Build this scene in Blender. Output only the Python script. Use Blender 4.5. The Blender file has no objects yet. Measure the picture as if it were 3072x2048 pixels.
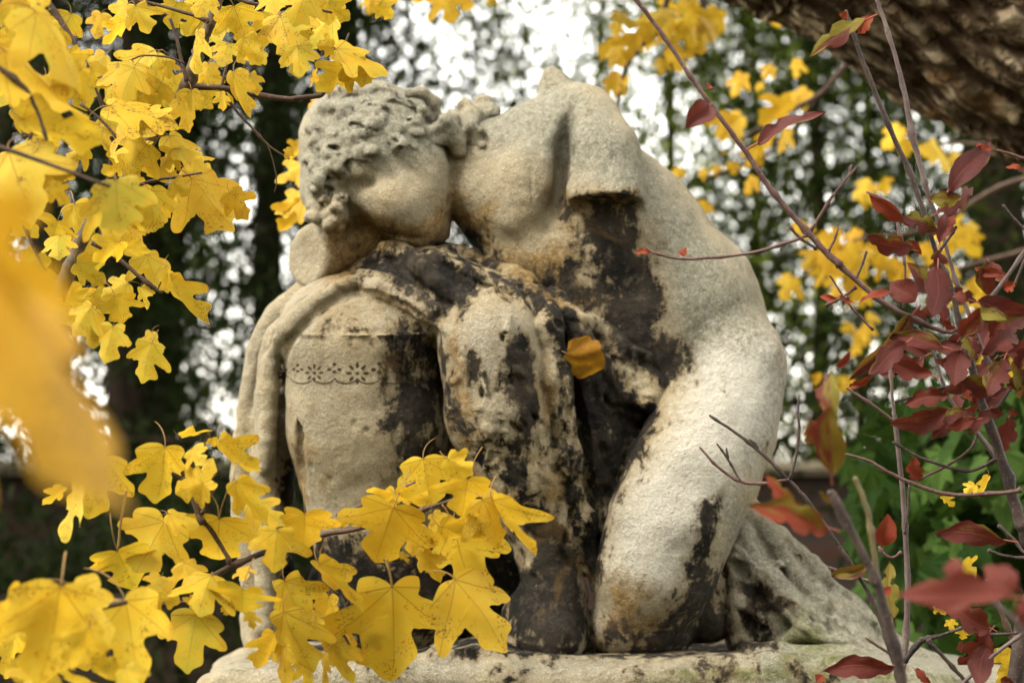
import bpy, math, random
import numpy as np
from mathutils import Vector, Matrix
R = math.radians
random.seed(7)
SC = bpy.context.scene
COL = SC.collection

# ------------------------------------------------------------------ camera, sky, sun, exposure
CAM_H, PITCH, TAN = 1.35, R(5.0), 0.2035
cam_d = bpy.data.cameras.new("camera")
cam_d.sensor_width = 36.0
cam_d.lens = 18.0 / TAN
cam_d.clip_end = 500
cam_d.dof.use_dof = True
cam_d.dof.focus_distance = 3.0
cam_d.dof.aperture_fstop = cam_d.lens / 15.5
cam_d.dof.aperture_blades = 0
cam = bpy.data.objects.new("camera", cam_d)
cam.location = (0, 0, CAM_H)
cam.rotation_euler = (R(90) + PITCH, 0, 0)
COL.objects.link(cam)
SC.camera = cam

SUN_EL, SUN_AZ = R(50), R(232)     # azimuth clockwise from the view direction: high on the left, a little behind the camera
world = bpy.data.worlds.new("World")
SC.world = world
world.use_nodes = True
wn, wl = world.node_tree.nodes, world.node_tree.links
wn.clear()
sky = wn.new("ShaderNodeTexSky")
sky.sky_type = 'NISHITA'
sky.sun_disc = False
sky.sun_elevation = SUN_EL
sky.sun_rotation = SUN_AZ
sky.air_density = 1.4
sky.dust_density = 1.0
sky.ozone_density = 0.6
hsv = wn.new("ShaderNodeHueSaturation")      # thin overcast: most of the blue is gone from the sky
hsv.inputs['Saturation'].default_value = 0.18
bg = wn.new("ShaderNodeBackground")
bg.inputs['Strength'].default_value = 0.15
wo = wn.new("ShaderNodeOutputWorld")
wl.new(sky.outputs[0], hsv.inputs['Color'])
warm = wn.new("ShaderNodeMix")
warm.data_type = 'RGBA'
warm.blend_type = 'MULTIPLY'
warm.inputs[0].default_value = 1.0
warm.inputs[7].default_value = (1.06, 1.0, 0.90, 1)
wl.new(hsv.outputs[0], warm.inputs[6])
wl.new(warm.outputs[2], bg.inputs['Color'])
wl.new(bg.outputs[0], wo.inputs['Surface'])

sun_d = bpy.data.lights.new("sun", 'SUN')
sun_d.energy = 1.1
sun_d.angle = R(14)
sun_d.color = (1.0, 0.95, 0.86)
sun = bpy.data.objects.new("sun", sun_d)
sdir = Vector((math.sin(SUN_AZ) * math.cos(SUN_EL), math.cos(SUN_AZ) * math.cos(SUN_EL), math.sin(SUN_EL)))
sun.rotation_euler = sdir.to_track_quat('Z', 'Y').to_euler()
sun.location = (2, -4, 8)
COL.objects.link(sun)

SC.view_settings.view_transform = 'Standard'
SC.view_settings.look = 'None'
SC.view_settings.exposure = 2.58
SC.view_settings.gamma = 1.0
SC.view_settings.use_curve_mapping = False
SC.cycles.use_denoising = True
SC.cycles.max_bounces = 8
SC.cycles.sample_clamp_indirect = 6

# ------------------------------------------------------------------ helpers
CP = np.array([0, 0, CAM_H])
FW = np.array([0, math.cos(PITCH), math.sin(PITCH)])
UP = np.array([0, -math.sin(PITCH), math.cos(PITCH)])
RT = np.array([1.0, 0, 0])

def at(px, py, d):
    """World point that lies d metres ahead of the camera where the photograph (3072 x 2048) has the pixel px, py."""
    px, py, d = np.asarray(px, float), np.asarray(py, float), np.asarray(d, float)
    tx = (px - 1536) / 1536 * TAN
    ty = (1024 - py) / 1536 * TAN
    return CP + d[..., None] * (FW + tx[..., None] * RT + ty[..., None] * UP)

def mpp(d):
    return d * TAN / 1536          # metres per photo pixel at distance d

def crop(x0, y0, s):
    return lambda x, y: (x0 + x / s, y0 + y / s)

A_ = crop(0, 0, 1.568)
B_ = crop(0, 1000, 1.496)
C_ = crop(700, 1250, 1.965)
D_ = crop(1800, 0, 1.849)
E_ = crop(2100, 600, 1.742)
F_ = crop(2100, 1250, 1.965)
G_ = crop(700, 0, 1.68)

def tag(o, label=None, cat=None, group=None, kind=None):
    if label: o['label'] = label
    if cat: o['category'] = cat
    if group: o['group'] = group
    if kind: o['kind'] = kind
    return o

def empty(name, loc):
    o = bpy.data.objects.new(name, None)
    o.location = loc
    o.empty_display_size = 0.05
    COL.objects.link(o)
    return o

def mesh_np(name, v, quads=None, tris=None, smooth=True):
    me = bpy.data.meshes.new(name)
    v = np.asarray(v, np.float32)
    me.vertices.add(len(v))
    me.vertices.foreach_set("co", v.ravel())
    loops, starts, n = [], [], 0
    if quads is not None and len(quads):
        q = np.asarray(quads, np.int32)
        loops.append(q.ravel()); starts.append(np.arange(len(q)) * 4 + n); n += q.size
    if tris is not None and len(tris):
        t = np.asarray(tris, np.int32)
        loops.append(t.ravel()); starts.append(np.arange(len(t)) * 3 + n); n += t.size
    lp = np.concatenate(loops).astype(np.int32)
    st = np.concatenate(starts).astype(np.int32)
    me.loops.add(len(lp))
    me.loops.foreach_set("vertex_index", lp)
    me.polygons.add(len(st))
    me.polygons.foreach_set("loop_start", st)
    me.polygons.foreach_set("use_smooth", np.full(len(st), smooth))
    me.update(calc_edges=True)
    me.validate()
    return me

def link(name, me, mat=None, parent=None, loc=(0, 0, 0)):
    o = bpy.data.objects.new(name, me)
    if mat is not None:
        for m in (mat if isinstance(mat, (list, tuple)) else [mat]):
            me.materials.append(m)
    o.location = loc
    if parent is not None: o.parent = parent
    COL.objects.link(o)
    return o

def put_attr(me, name, vals):
    a = me.attributes.new(name, 'FLOAT', 'POINT')
    a.data.foreach_set("value", np.asarray(vals, np.float32))

# ---- material building
class Nt:
    def __init__(s, name):
        s.mat = bpy.data.materials.new(name)
        s.mat.use_nodes = True
        s.t = s.mat.node_tree
        s.t.nodes.clear()
        s.out = s.t.nodes.new("ShaderNodeOutputMaterial")
    def n(s, kind, **kw):
        nd = s.t.nodes.new(kind)
        for k, v in kw.items(): setattr(nd, k, v)
        return nd
    def put(s, sock, v):
        if hasattr(v, 'is_output'): s.t.links.new(v, sock)
        elif v is not None: sock.default_value = v
    def m(s, op, a, b=None, c=None, clamp=False):
        nd = s.n("ShaderNodeMath", operation=op, use_clamp=clamp)
        s.put(nd.inputs[0], a)
        if b is not None: s.put(nd.inputs[1], b)
        if c is not None: s.put(nd.inputs[2], c)
        return nd.outputs[0]
    def ramp(s, x, lo, hi):
        nd = s.n("ShaderNodeMapRange", interpolation_type='SMOOTHSTEP')
        s.put(nd.inputs[0], x); nd.inputs[1].default_value = lo; nd.inputs[2].default_value = hi
        return nd.outputs[0]
    def mix(s, f, a, b):
        nd = s.n("ShaderNodeMix", data_type='RGBA')
        s.put(nd.inputs[0], f)
        s.put(nd.inputs[6], a if hasattr(a, 'is_output') else (*a, 1))
        s.put(nd.inputs[7], b if hasattr(b, 'is_output') else (*b, 1))
        return nd.outputs[2]
    def noise(s, scale, detail=4, rough=0.6, vec=None, dist=0.0):
        nd = s.n("ShaderNodeTexNoise")
        nd.inputs['Scale'].default_value = scale
        nd.inputs['Detail'].default_value = detail
        nd.inputs['Roughness'].default_value = rough
        nd.inputs['Distortion'].default_value = dist
        s.put(nd.inputs['Vector'], vec if vec is not None else s.obj())
        return nd.outputs[0]
    def voro(s, scale, vec=None, feature='F1'):
        nd = s.n("ShaderNodeTexVoronoi", feature=feature)
        nd.inputs['Scale'].default_value = scale
        s.put(nd.inputs['Vector'], vec if vec is not None else s.obj())
        return nd.outputs[0]
    def obj(s):
        if not hasattr(s, '_o'): s._o = s.n("ShaderNodeTexCoord").outputs['Object']
        return s._o
    def uv(s):
        if not hasattr(s, '_uv'):
            u = s.n("ShaderNodeTexCoord").outputs['UV']
            x = s.n("ShaderNodeSeparateXYZ"); s.t.links.new(u, x.inputs[0])
            s._uv = (x.outputs[0], x.outputs[1], u)
        return s._uv
    def attr(s, name):
        return s.n("ShaderNodeAttribute", attribute_name=name).outputs['Fac']
    def info(s):
        if not hasattr(s, '_i'): s._i = s.n("ShaderNodeObjectInfo")
        return s._i
    def bump(s, h, strength, dist, normal=None):
        b = s.n("ShaderNodeBump")
        b.inputs['Strength'].default_value = strength
        b.inputs['Distance'].default_value = dist
        s.put(b.inputs['Height'], h)
        if normal is not None: s.put(b.inputs['Normal'], normal)
        return b.outputs[0]
    def principled(s, color, rough=0.85, normal=None, spec=0.3):
        p = s.n("ShaderNodeBsdfPrincipled")
        s.put(p.inputs['Base Color'], color if hasattr(color, 'is_output') else (*color, 1))
        s.put(p.inputs['Roughness'], rough)
        p.inputs['Specular IOR Level'].default_value = spec
        if normal is not None: s.put(p.inputs['Normal'], normal)
        return p.outputs[0]
    def done(s, sh):
        s.t.links.new(sh, s.out.inputs[0])
        return s.mat

def stone_material():
    t = Nt("weathered_sandstone")
    n_big, n_mid = t.noise(5, 4, 0.6), t.noise(26, 5, 0.65)
    n_fine, n_grain = t.noise(120, 4, 0.7), t.noise(620, 2, 0.6)
    # clean stone: warm beige with grey lichen film
    c = t.mix(t.ramp(n_big, 0.35, 0.65), (0.305, 0.252, 0.155), (0.265, 0.230, 0.160))
    c = t.mix(t.m('MULTIPLY', t.ramp(n_mid, 0.45, 0.7), 0.5), c, (0.18, 0.128, 0.058))
    gr = t.m('ADD', t.attr("grey"), t.m('MULTIPLY', t.m('SUBTRACT', n_mid, 0.5), 0.9))
    c = t.mix(t.m('MULTIPLY', t.ramp(gr, 0.1, 0.75), 0.88), c, t.mix(t.ramp(n_fine, .3, .7), (0.112, 0.109, 0.080), (0.235, 0.226, 0.176)))
    wh = t.m('ADD', t.attr("white"), t.m('MULTIPLY', t.m('SUBTRACT', n_fine, 0.5), 1.0))
    c = t.mix(t.m('MULTIPLY', t.ramp(wh, 0.1, 0.8), 0.92), c, t.mix(t.ramp(n_grain, .3, .7), (0.31, 0.292, 0.24), (0.50, 0.478, 0.405)))
    oc = t.m('ADD', t.attr("ochre"), t.m('MULTIPLY', t.m('SUBTRACT', n_mid, 0.5), 1.6))
    c = t.mix(t.m('MULTIPLY', t.ramp(oc, 0.0, 0.6), 0.85), c, t.mix(t.ramp(n_fine, .3, .7), (0.095, 0.048, 0.010), (0.25, 0.155, 0.048)))
    # grain speckle
    c = t.mix(t.m('MULTIPLY', t.ramp(n_grain, 0.50, 0.62), 0.45), c, (0.085, 0.07, 0.042))
    c = t.mix(t.m('MULTIPLY', t.ramp(t.noise(480, 2, 0.5), 0.58, 0.68), 0.4), c, (0.46, 0.42, 0.32))
    # green algae
    gn = t.m('ADD', t.attr("green"), t.m('MULTIPLY', t.m('SUBTRACT', n_mid, 0.5), 1.3))
    c = t.mix(t.m('MULTIPLY', t.ramp(gn, 0.2, 0.8), 0.8), c, t.mix(t.ramp(n_fine, .3, .7), (0.045, 0.05, 0.011), (0.12, 0.12, 0.036)))
    # black weathering crust, flaking away in patches, and the darkened recesses
    dk0 = t.attr("dark")
    st = t.n("ShaderNodeMapping"); st.inputs['Scale'].default_value = (1, 1, 0.28)
    t.t.links.new(t.obj(), st.inputs[0])
    wob = t.m('ADD', t.m('ADD', t.m('MULTIPLY', t.m('SUBTRACT', t.noise(15, 6, 0.70, dist=0.8), 0.5), 3.0), t.m('MULTIPLY', t.m('SUBTRACT', t.noise(34, 5, 0.65, st.outputs[0]), 0.5), 2.6)),
              t.m('MULTIPLY', t.m('SUBTRACT', t.noise(70, 4, 0.7), 0.5), 1.8))
    dk = t.m('ADD', dk0, wob)
    crust = t.mix(t.ramp(t.noise(11, 5, .65), 0.42, 0.64), (0.0065, 0.0058, 0.0045), (0.031, 0.025, 0.0175))
    crust = t.mix(t.m('MULTIPLY', t.ramp(t.noise(60, 4, 0.7), 0.52, 0.7), 0.55), crust, (0.10, 0.078, 0.052))
    ash = t.m('MULTIPLY', t.attr("ash"), t.ramp(t.noise(8, 4, .6), .32, .62))
    crust = t.mix(ash, crust, t.mix(t.ramp(n_fine, .3, .7), (0.024, 0.021, 0.017), (0.070, 0.061, 0.049)))
    crust = t.mix(t.m('MULTIPLY', t.ramp(t.noise(9, 4, .65, dist=.5), .57, .68), .55), crust, (0.115, 0.068, 0.025))
    halo = t.m('MULTIPLY', t.ramp(dk, -0.6, 0.15), 0.6)
    c = t.mix(halo, c, (0.125, 0.082, 0.032))
    dmask = t.ramp(dk, -0.22, 0.22)
    c = t.mix(dmask, c, crust)
    h = t.m('ADD', t.m('MULTIPLY', n_fine, 0.6), t.m('MULTIPLY', n_grain, 0.4))
    h = t.m('ADD', h, t.m('MULTIPLY', n_mid, 1.0))
    nb = t.bump(h, 0.95, 0.010)
    nb = t.bump(dmask, 0.45, 0.003, nb)
    return t.done(t.principled(c, 0.92, nb, 0.12))
# ------------------------------------------------------------------ the statue, carved as a distance field
# Carving space: X = photo pixels, Y = pixels away from the viewer, V = photo pixels downwards; D0 metres away.
D0 = 3.6
PX = mpp(D0)

def bspline_w(n, cell):
    x = np.arange(n) / cell
    i = np.floor(x).astype(int); f = x - i
    W = np.zeros((n, i.max() + 4), np.float32)
    w = [(1 - f) ** 3 / 6, (3 * f ** 3 - 6 * f ** 2 + 4) / 6, (-3 * f ** 3 + 3 * f ** 2 + 3 * f + 1) / 6, f ** 3 / 6]
    for k in range(4): W[np.arange(n), i + k] += w[k]
    return W

def vnoise(shape, cells, seed):
    rng = np.random.default_rng(seed)
    if np.isscalar(cells): cells = (cells,) * 3
    Ws = [bspline_w(n, c) for n, c in zip(shape, cells)]
    g = rng.standard_normal([w.shape[1] for w in Ws]).astype(np.float32) * 1.6
    g = np.tensordot(Ws[0], g, (1, 0))
    g = np.einsum('aj,xjk->xak', Ws[1], g, optimize=True)
    return np.einsum('ak,xyk->xya', Ws[2], g, optimize=True)

class Field:
    def __init__(s, x, y, v, h):
        s.h = h
        s.o = np.array([x[0], y[0], v[0]], np.float32)
        s.ax = [np.arange(a, b + h, h, dtype=np.float32) for a, b in (x, y, v)]
        s.D = np.full([len(a) for a in s.ax], 300.0, np.float32)
    def win(s, lo, hi):
        sl = []
        for a, l, u in zip(s.ax, lo, hi):
            i, j = np.searchsorted(a, l), np.searchsorted(a, u)
            if j <= i: return None, None
            sl.append(slice(i, j))
        g = [a[q].reshape([-1 if k == m else 1 for m in range(3)]) for k, (a, q) in enumerate(zip(s.ax, sl))]
        return tuple(sl), g
    def put(s, sl, d, k, sub=False):
        a = s.D[sl]
        if sub:
            b = -d
            hh = np.maximum(k - np.abs(a - b), 0) / max(k, 1e-3)
            s.D[sl] = np.maximum(a, b) + hh * hh * k * 0.25
        else:
            hh = np.maximum(k - np.abs(a - d), 0) / max(k, 1e-3)
            s.D[sl] = np.minimum(a, d) - hh * hh * k * 0.25
    def chain(s, pts, k=20, ay=1.0, sub=False):
        """Tapered rods through (x, y, v, r); ay stretches them in depth."""
        for p, q in zip(pts[:-1], pts[1:]):
            r = max(p[3], q[3]); m = r * max(1, ay) + k + 3 * s.h
            lo = [min(p[i], q[i]) - m for i in range(3)]; hi = [max(p[i], q[i]) + m for i in range(3)]
            sl, g = s.win(lo, hi)
            if sl is None: continue
            a = np.array(p[:3], np.float32); b = np.array(q[:3], np.float32) - a
            P = [g[0] - a[0], (g[1] - a[1]) / ay, g[2] - a[2]]
            b = b / np.array([1, ay, 1], np.float32)
            L = float(b @ b) + 1e-6
            t = np.clip((P[0] * b[0] + P[1] * b[1] + P[2] * b[2]) / L, 0, 1)
            d = np.sqrt((P[0] - t * b[0]) ** 2 + (P[1] - t * b[1]) ** 2 + (P[2] - t * b[2]) ** 2) - (p[3] + (q[3] - p[3]) * t)
            s.put(sl, d, k, sub)
    def ell(s, c, r, k=20, rot=0.0, sub=False):
        """Ellipsoid, turned by rot degrees in the X-V plane."""
        m = max(r) + k + 3 * s.h
        sl, g = s.win([c[i] - m for i in range(3)], [c[i] + m for i in range(3)])
        if sl is None: return
        cs, sn = math.cos(R(rot)), math.sin(R(rot))
        x, y, v = g[0] - c[0], g[1] - c[1], g[2] - c[2]
        u, w = x * cs + v * sn, -x * sn + v * cs
        q = np.sqrt((u / r[0]) ** 2 + (y / r[1]) ** 2 + (w / r[2]) ** 2)
        q2 = np.sqrt((u / r[0] ** 2) ** 2 + (y / r[1] ** 2) ** 2 + (w / r[2] ** 2) ** 2) + 1e-6
        s.put(sl, q * (q - 1) / q2, k, sub)
    def plane_cut(s, p, n, lo, hi, k=4):
        """Cut away what lies beyond the plane through p with outward normal n, inside the box lo..hi."""
        sl, g = s.win(lo, hi)
        n = np.array(n, float); n /= np.linalg.norm(n)
        d = (g[0] - p[0]) * n[0] + (g[1] - p[1]) * n[1] + (g[2] - p[2]) * n[2]
        s.put(sl, -d, k, True)
    def cut_rod(s, p, q, c, n, k=30, kc=8):
        """A rod from p to q (x, y, v, r) broken off flat at the plane through c with outward normal n."""
        t = Field.__new__(Field); t.h, t.o, t.ax = s.h, s.o, s.ax
        t.D = np.full_like(s.D, 300.0)
        t.chain([p, q], 1)
        t.plane_cut(c, n, [a[0] for a in s.ax], [a[-1] + 1 for a in s.ax], kc)
        s.merge(t, k)
    def blank(s):
        t = Field.__new__(Field); t.h, t.o, t.ax = s.h, s.o, s.ax
        t.D = np.full_like(s.D, 300.0)
        return t
    def merge(s, t, k):
        s.put((slice(None),) * 3, t.D, k)
    def front(s, x, v, lo=None):
        """Depth of the surface nearest the viewer at x, v."""
        i = int(np.clip(round((x - s.ax[0][0]) / s.h), 0, len(s.ax[0]) - 1)); k = int(np.clip(round((v - s.ax[2][0]) / s.h), 0, len(s.ax[2]) - 1))
        col = s.D[i, :, k]
        j = int(np.argmax(col < 0))
        if col[j] >= 0: return None
        if j == 0: return float(s.ax[1][0])
        a, b = float(col[j - 1]), float(col[j])
        return float(s.ax[1][j - 1] + s.h * a / (a - b))
    def lay(s, pts, r, emb=0.35, k=8, sub=False, cr=None, taper=0.5, jit=0.12, ay=1.0):
        """A ridge (or, with sub, a crease) that follows the carved surface through the points x, v."""
        q = np.array([cr(*p) if cr else p for p in pts], float)
        q = np.vstack([2 * q[0] - q[1], q, 2 * q[-1] - q[-2]])
        out = []
        for i in range(1, len(q) - 2):
            for t in np.linspace(0, 1, 6)[:-1]:
                out.append(0.5 * (2 * q[i] + (q[i + 1] - q[i - 1]) * t + (2 * q[i - 1] - 5 * q[i] + 4 * q[i + 1] - q[i + 2]) * t * t
                                  + (3 * q[i] - q[i - 1] - 3 * q[i + 1] + q[i + 2]) * t ** 3))
        out.append(q[-2])
        ys = [s.front(*p) for p in out]
        if any(y is None for y in ys):
            good = [(p, y) for p, y in zip(out, ys) if y is not None]
            if len(good) < 3: return
            out, ys = [g[0] for g in good], [g[1] for g in good]
        ys = np.array(ys); n = len(ys)
        for _ in range(2): ys[1:-1] = (ys[:-2] + 2 * ys[1:-1] + ys[2:]) / 4
        rg = np.random.default_rng(int(abs(q[1, 0] * 7 + q[1, 1] * 3)) + n)
        rr = r * (1 + jit * rg.standard_normal(n)) * (1 - taper * np.abs(np.linspace(-1, 1, n)) ** 3)
        P = [(p[0] + rg.normal() * r * jit, y + e, p[1] + rg.normal() * r * jit, max(1.5, w)) for p, y, w, e in zip(out, ys, rr, emb * rr)]
        s.chain(P, k, ay, sub)
    def rough(s, amp, cells, seed):
        s.D += amp * vnoise(s.D.shape, cells, seed)
    def mesh(s, name):
        D = s.D
        S = (D < 0)
        n = S[:-1, :-1, :-1].astype(np.int8)
        cnt = np.zeros(n.shape, np.int8)
        offs = [(i, j, k) for i in (0, 1) for j in (0, 1) for k in (0, 1)]
        nx, ny, nz = D.shape
        for i, j, k in offs: cnt += S[i:nx - 1 + i, j:ny - 1 + j, k:nz - 1 + k]
        act = np.argwhere((cnt > 0) & (cnt < 8))
        idx = np.full(n.shape, -1, np.int32)
        idx[tuple(act.T)] = np.arange(len(act))
        vals = np.stack([D[act[:, 0] + i, act[:, 1] + j, act[:, 2] + k] for i, j, k in offs], 1)
        O = np.array(offs, np.float32)
        acc = np.zeros((len(act), 3), np.float32); num = np.zeros(len(act), np.float32)
        for a in range(8):
            for b in range(a + 1, 8):
                if abs(O[a] - O[b]).sum() != 1: continue
                va, vb = vals[:, a], vals[:, b]
                m = (va < 0) != (vb < 0)
                t = va[m] / (va[m] - vb[m])
                acc[m] += O[a] + t[:, None] * (O[b] - O[a]); num[m] += 1
        P = (act + acc / num[:, None]) * s.h + s.o
        quads = []
        for ax in range(3):
            sa = [slice(None)] * 3; sb = [slice(None)] * 3
            sa[ax] = slice(0, -1); sb[ax] = slice(1, None)
            A, B = S[tuple(sa)], S[tuple(sb)]
            e = np.argwhere(A != B)
            o1, o2 = [(1, 2), (2, 0), (0, 1)][ax]
            e = e[(e[:, o1] > 0) & (e[:, o2] > 0) & (e[:, o1] < D.shape[o1] - 1) & (e[:, o2] < D.shape[o2] - 1)]
            ins = A[tuple(e.T)]
            def c(da, db):
                q = e.copy(); q[:, o1] -= da; q[:, o2] -= db
                return idx[tuple(q.T)]
            q = np.stack([c(1, 1), c(0, 1), c(0, 0), c(1, 0)], 1)
            q[ins] = q[ins][:, ::-1]
            quads.append(q)
        Q = np.concatenate(quads)
        Q = Q[(Q >= 0).all(1)]
        return P, Q          # carving space

def to_world(P):
    return at(P[:, 0], P[:, 2], D0 + P[:, 1] * PX)

def sd_poly(x, y, poly):
    """Signed distance to a closed outline, positive inside."""
    poly = np.array(poly, float)
    d = np.full(x.shape, 1e9); inside = np.zeros(x.shape, bool)
    for (x0, y0), (x1, y1) in zip(poly, np.roll(poly, -1, 0)):
        ex, ey = x1 - x0, y1 - y0
        t = np.clip(((x - x0) * ex + (y - y0) * ey) / (ex * ex + ey * ey), 0, 1)
        d = np.minimum(d, np.hypot(x - x0 - t * ex, y - y0 - t * ey))
        c = (y0 > y) != (y1 > y)
        with np.errstate(divide='ignore', invalid='ignore'):
            inside ^= c & (x < ex * (y - y0) / (ey if ey else 1e-9) + x0)
    return np.where(inside, d, -d)

# where the black crust and darkened recesses, the ochre, the whitened stone, the grey film and the algae sit on the stone: (outline, softness, top value)
DARK = [
 ([(1712,600),(1800,640),(1905,645),(1950,760),(1960,830),(1985,930),(1972,985),(2092,1022),(2075,1090),(1985,1175),(1900,1140),(1830,1040),(1800,960),(1790,880),(1745,800),(1728,700)], 40, 0.75),
 ([(1345,640),(1400,690),(1470,770),(1560,850),(1640,800),(1720,760),(1790,900),(1830,1000),(1700,930),(1560,880),(1440,800),(1370,700)], 45, 0.45),
 ([(1075,770),(1200,735),(1330,735),(1500,800),(1650,870),(1800,970),(1900,1140),(1975,1190),(1985,1250),(1890,1420),(1830,1560),(1800,1760),(1720,1700),(1745,1500),(1700,1250),(1630,960),(1560,890),(1470,870),(1400,930),(1310,965),(1275,900),(1180,845),(1080,805)], 36, 0.6),
 ([(1120,1010),(1210,960),(1330,985),(1330,1300),(1370,1420),(1330,1500),(1200,1560),(1160,1420),(1165,1200),(1110,1110)], 40, 0.45),
 ([(1400,1040),(1430,1045),(1440,1100),(1425,1150),(1440,1190),(1420,1240),(1395,1200),(1400,1140)], 18, 0.3),
 ([(1525,1040),(1580,1000),(1610,1080),(1612,1250),(1600,1330),(1570,1320),(1535,1230),(1500,1170),(1505,1080)], 22, 0.8),
 ([(1310,1060),(1350,1060),(1370,1160),(1400,1250),(1440,1350),(1400,1380),(1340,1260),(1315,1180)], 25, 0.35),
 ([(1400,1330),(1560,1300),(1620,1380),(1630,1500),(1720,1600),(1800,1740),(1800,1960),(1540,1990),(1545,1700),(1480,1500),(1420,1420)], 60, 0.36),
 ([(830,1640),(1100,1600),(1570,1540),(1570,1960),(880,1960)], 60, 0.7),  # lower drapery and the shadow between the legs, both painted dark
 ([(2075,1640),(2110,1500),(2170,1490),(2160,1600),(2130,1680),(2195,1720),(2210,1900),(2150,1970),(1900,1975),(1960,1870),(2010,1800),(2060,1740)], 30, 0.42),  # dark on the heel and in the gap between thigh and train
 ([(1770,1850),(1850,1800),(1960,1880),(1990,1980),(1770,1980)], 40, 0.2),
 ([(850,1330),(885,1430),(905,1600),(850,1600),(838,1450)], 18, 0.6),  # dark along the groove beside the left fall
 ([(1480,1905),(1800,1940),(2000,1930),(2200,1910),(2330,1880),(2330,1945),(2230,1965),(1900,1975),(1480,1968)], 18, 0.5),
 ([(2210,1720),(2290,1750),(2310,1800),(2390,1800),(2330,1860),(2290,1960),(2220,1960)], 25, 0.5),  # dark in the hollow of the train
 ([(1640,930),(1670,940),(1720,1200),(1750,1500),(1700,1500),(1660,1200)], 30, 0.1),
 ([(1320,1180),(1400,1150),(1450,1270),(1560,1340),(1640,1000),(1700,960),(1740,1250),(1780,1650),(1650,1600),(1560,1400),(1420,1380)], 40, -0.30),
 ([(1640,1300),(1740,1300),(1790,1700),(1720,1650)], 30, 0.35),
 ([(950,1000),(1010,900),(1050,900),(1060,960),(1010,1010)], 25, 0.05),
 ([(1060,985),(1310,970),(1310,1000),(1060,1000)], 15, 0.3),
 ([(2330,1560),(2370,1600),(2420,1700),(2400,1710),(2350,1640)], 10, 0.2),
]
DARK.append(([(1040,800),(1120,830),(1200,870),(1290,930),(1310,985),(1250,960),(1170,905),(1060,850)], 30, -0.08))
DARK.append(([(1070,640),(1200,650),(1250,720),(1160,745),(1060,780),(1020,800),(1040,720)], 40, -0.28))
DARK.append(([(1340,600),(1420,640),(1560,760),(1740,760),(1760,880),(1560,870),(1430,760)], 50, -0.2))
DARK.append(([(640,1960),(1500,1940),(2350,1960),(2700,2000),(2700,2060),(640,2060)], 30, -0.42))
DARK.append(([(1780,600),(1900,600),(1930,700),(1940,860),(1900,960),(1830,950),(1800,800),(1770,700)], 50, 1.1))
DARK.append(([(1640,900),(1800,1000),(1900,1200),(1850,1500),(1760,1500),(1700,1250)], 50, 0.8))
DARK.append(([(1440,1800),(1640,1500),(1760,1700),(1790,1900),(1500,1950)], 50, 0.7))
ASH = [([(1060,770),(1200,735),(1330,735),(1500,800),(1650,870),(1800,980),(1700,1000),(1560,880),(1470,880),(1330,940),(1200,880)], 60, 0.75),
 ([(1740,1000),(1800,960),(1960,1200),(1900,1400),(1830,1600),(1760,1500)], 60, 0.3),
 ([(1800,900),(1980,940),(2100,1010),(2080,1100),(1980,1175),(1870,1080)], 60, 0.4),
 ([(1150,1150),(1340,1150),(1340,1500),(1170,1500)], 60, 0.5), ([(1480,1700),(2220,1700),(2220,2000),(1480,2000)], 60, 0.3)]
OCHRE = [
 ([(980,690),(1100,640),(1160,660),(1240,680),(1330,640),(1345,720),(1300,740),(1180,730),(1070,790),(1040,840),(980,850)], 40, 1.05),
 ([(1345,560),(1420,600),(1480,620),(1460,700),(1500,780),(1600,760),(1720,700),(1760,900),(1700,960),(1560,880),(1420,740),(1340,660)], 60, 0.9),
 ([(1680,560),(1720,575),(1920,560),(1925,620),(1800,650),(1690,620)], 25, 0.55),
 ([(870,1210),(900,1300),(960,1380),(930,1500),(900,1600),(860,1500),(850,1330)], 50, 0.6),
 ([(1330,1000),(1400,1000),(1450,1400),(1600,1500),(1400,1500),(1320,1200)], 60, 0.65),
 ([(1600,1020),(1660,980),(1720,1500),(1690,1680),(1620,1500)], 50, 0.5),
 ([(1050,830),(1150,860),(1250,920),(1200,940),(1060,870)], 25, 0.5),
 ([(1830,1700),(1900,1690),(1960,1760),(1990,1960),(1780,1960),(1800,1800)], 40, 0.5),
 ([(1690,1620),(1760,1680),(1780,1740),(1740,1740),(1690,1680)], 20, 0.9)]
WHITE = [
 ([(1990,1290),(2110,1000),(2340,1000),(2350,1240),(2290,1370),(2160,1560),(2080,1660),(2010,1800),(1900,1760),(1800,1700),(1850,1500)], 80, 0.95),  # thigh made whiter in colour so that it reads brighter
 ([(1060,820),(1250,870),(1300,930),(1240,930),(1130,880),(1050,860)], 22, 0.5),
 ([(1340,940),(1450,890),(1560,910),(1620,960),(1600,1000),(1530,1040),(1490,1200),(1360,1060)], 50, 0.35),
 ([(1640,1000),(1680,1000),(1700,1280),(1655,1280)], 20, 0.5),
 ([(2170,1600),(2250,1520),(2420,1690),(2500,1800),(2300,1790),(2200,1700)], 60, 0.35),
 ([(700,1990),(1400,1960),(2050,1985),(2050,2048),(700,2048)], 30, 0.3),
 ([(1110,960),(1160,955),(1160,995),(1110,995)], 8, 0.4)]
GREY = [
 ([(880,560),(930,230),(1200,220),(1400,330),(1640,190),(1790,270),(2060,600),(2240,830),(2360,1050),(2370,1250),(2250,1400),(2050,1100),(1960,650),(1700,500),(1380,420),(1300,500),(1050,520),(930,640)], 80, 1.0),
 ([(2150,1480),(2500,1650),(3000,2000),(3000,2100),(2250,2100),(2200,1800)], 50, 0.95),
 ([(640,1940),(2400,1940),(2400,2060),(640,2060)], 40, 0.55)]
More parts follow.
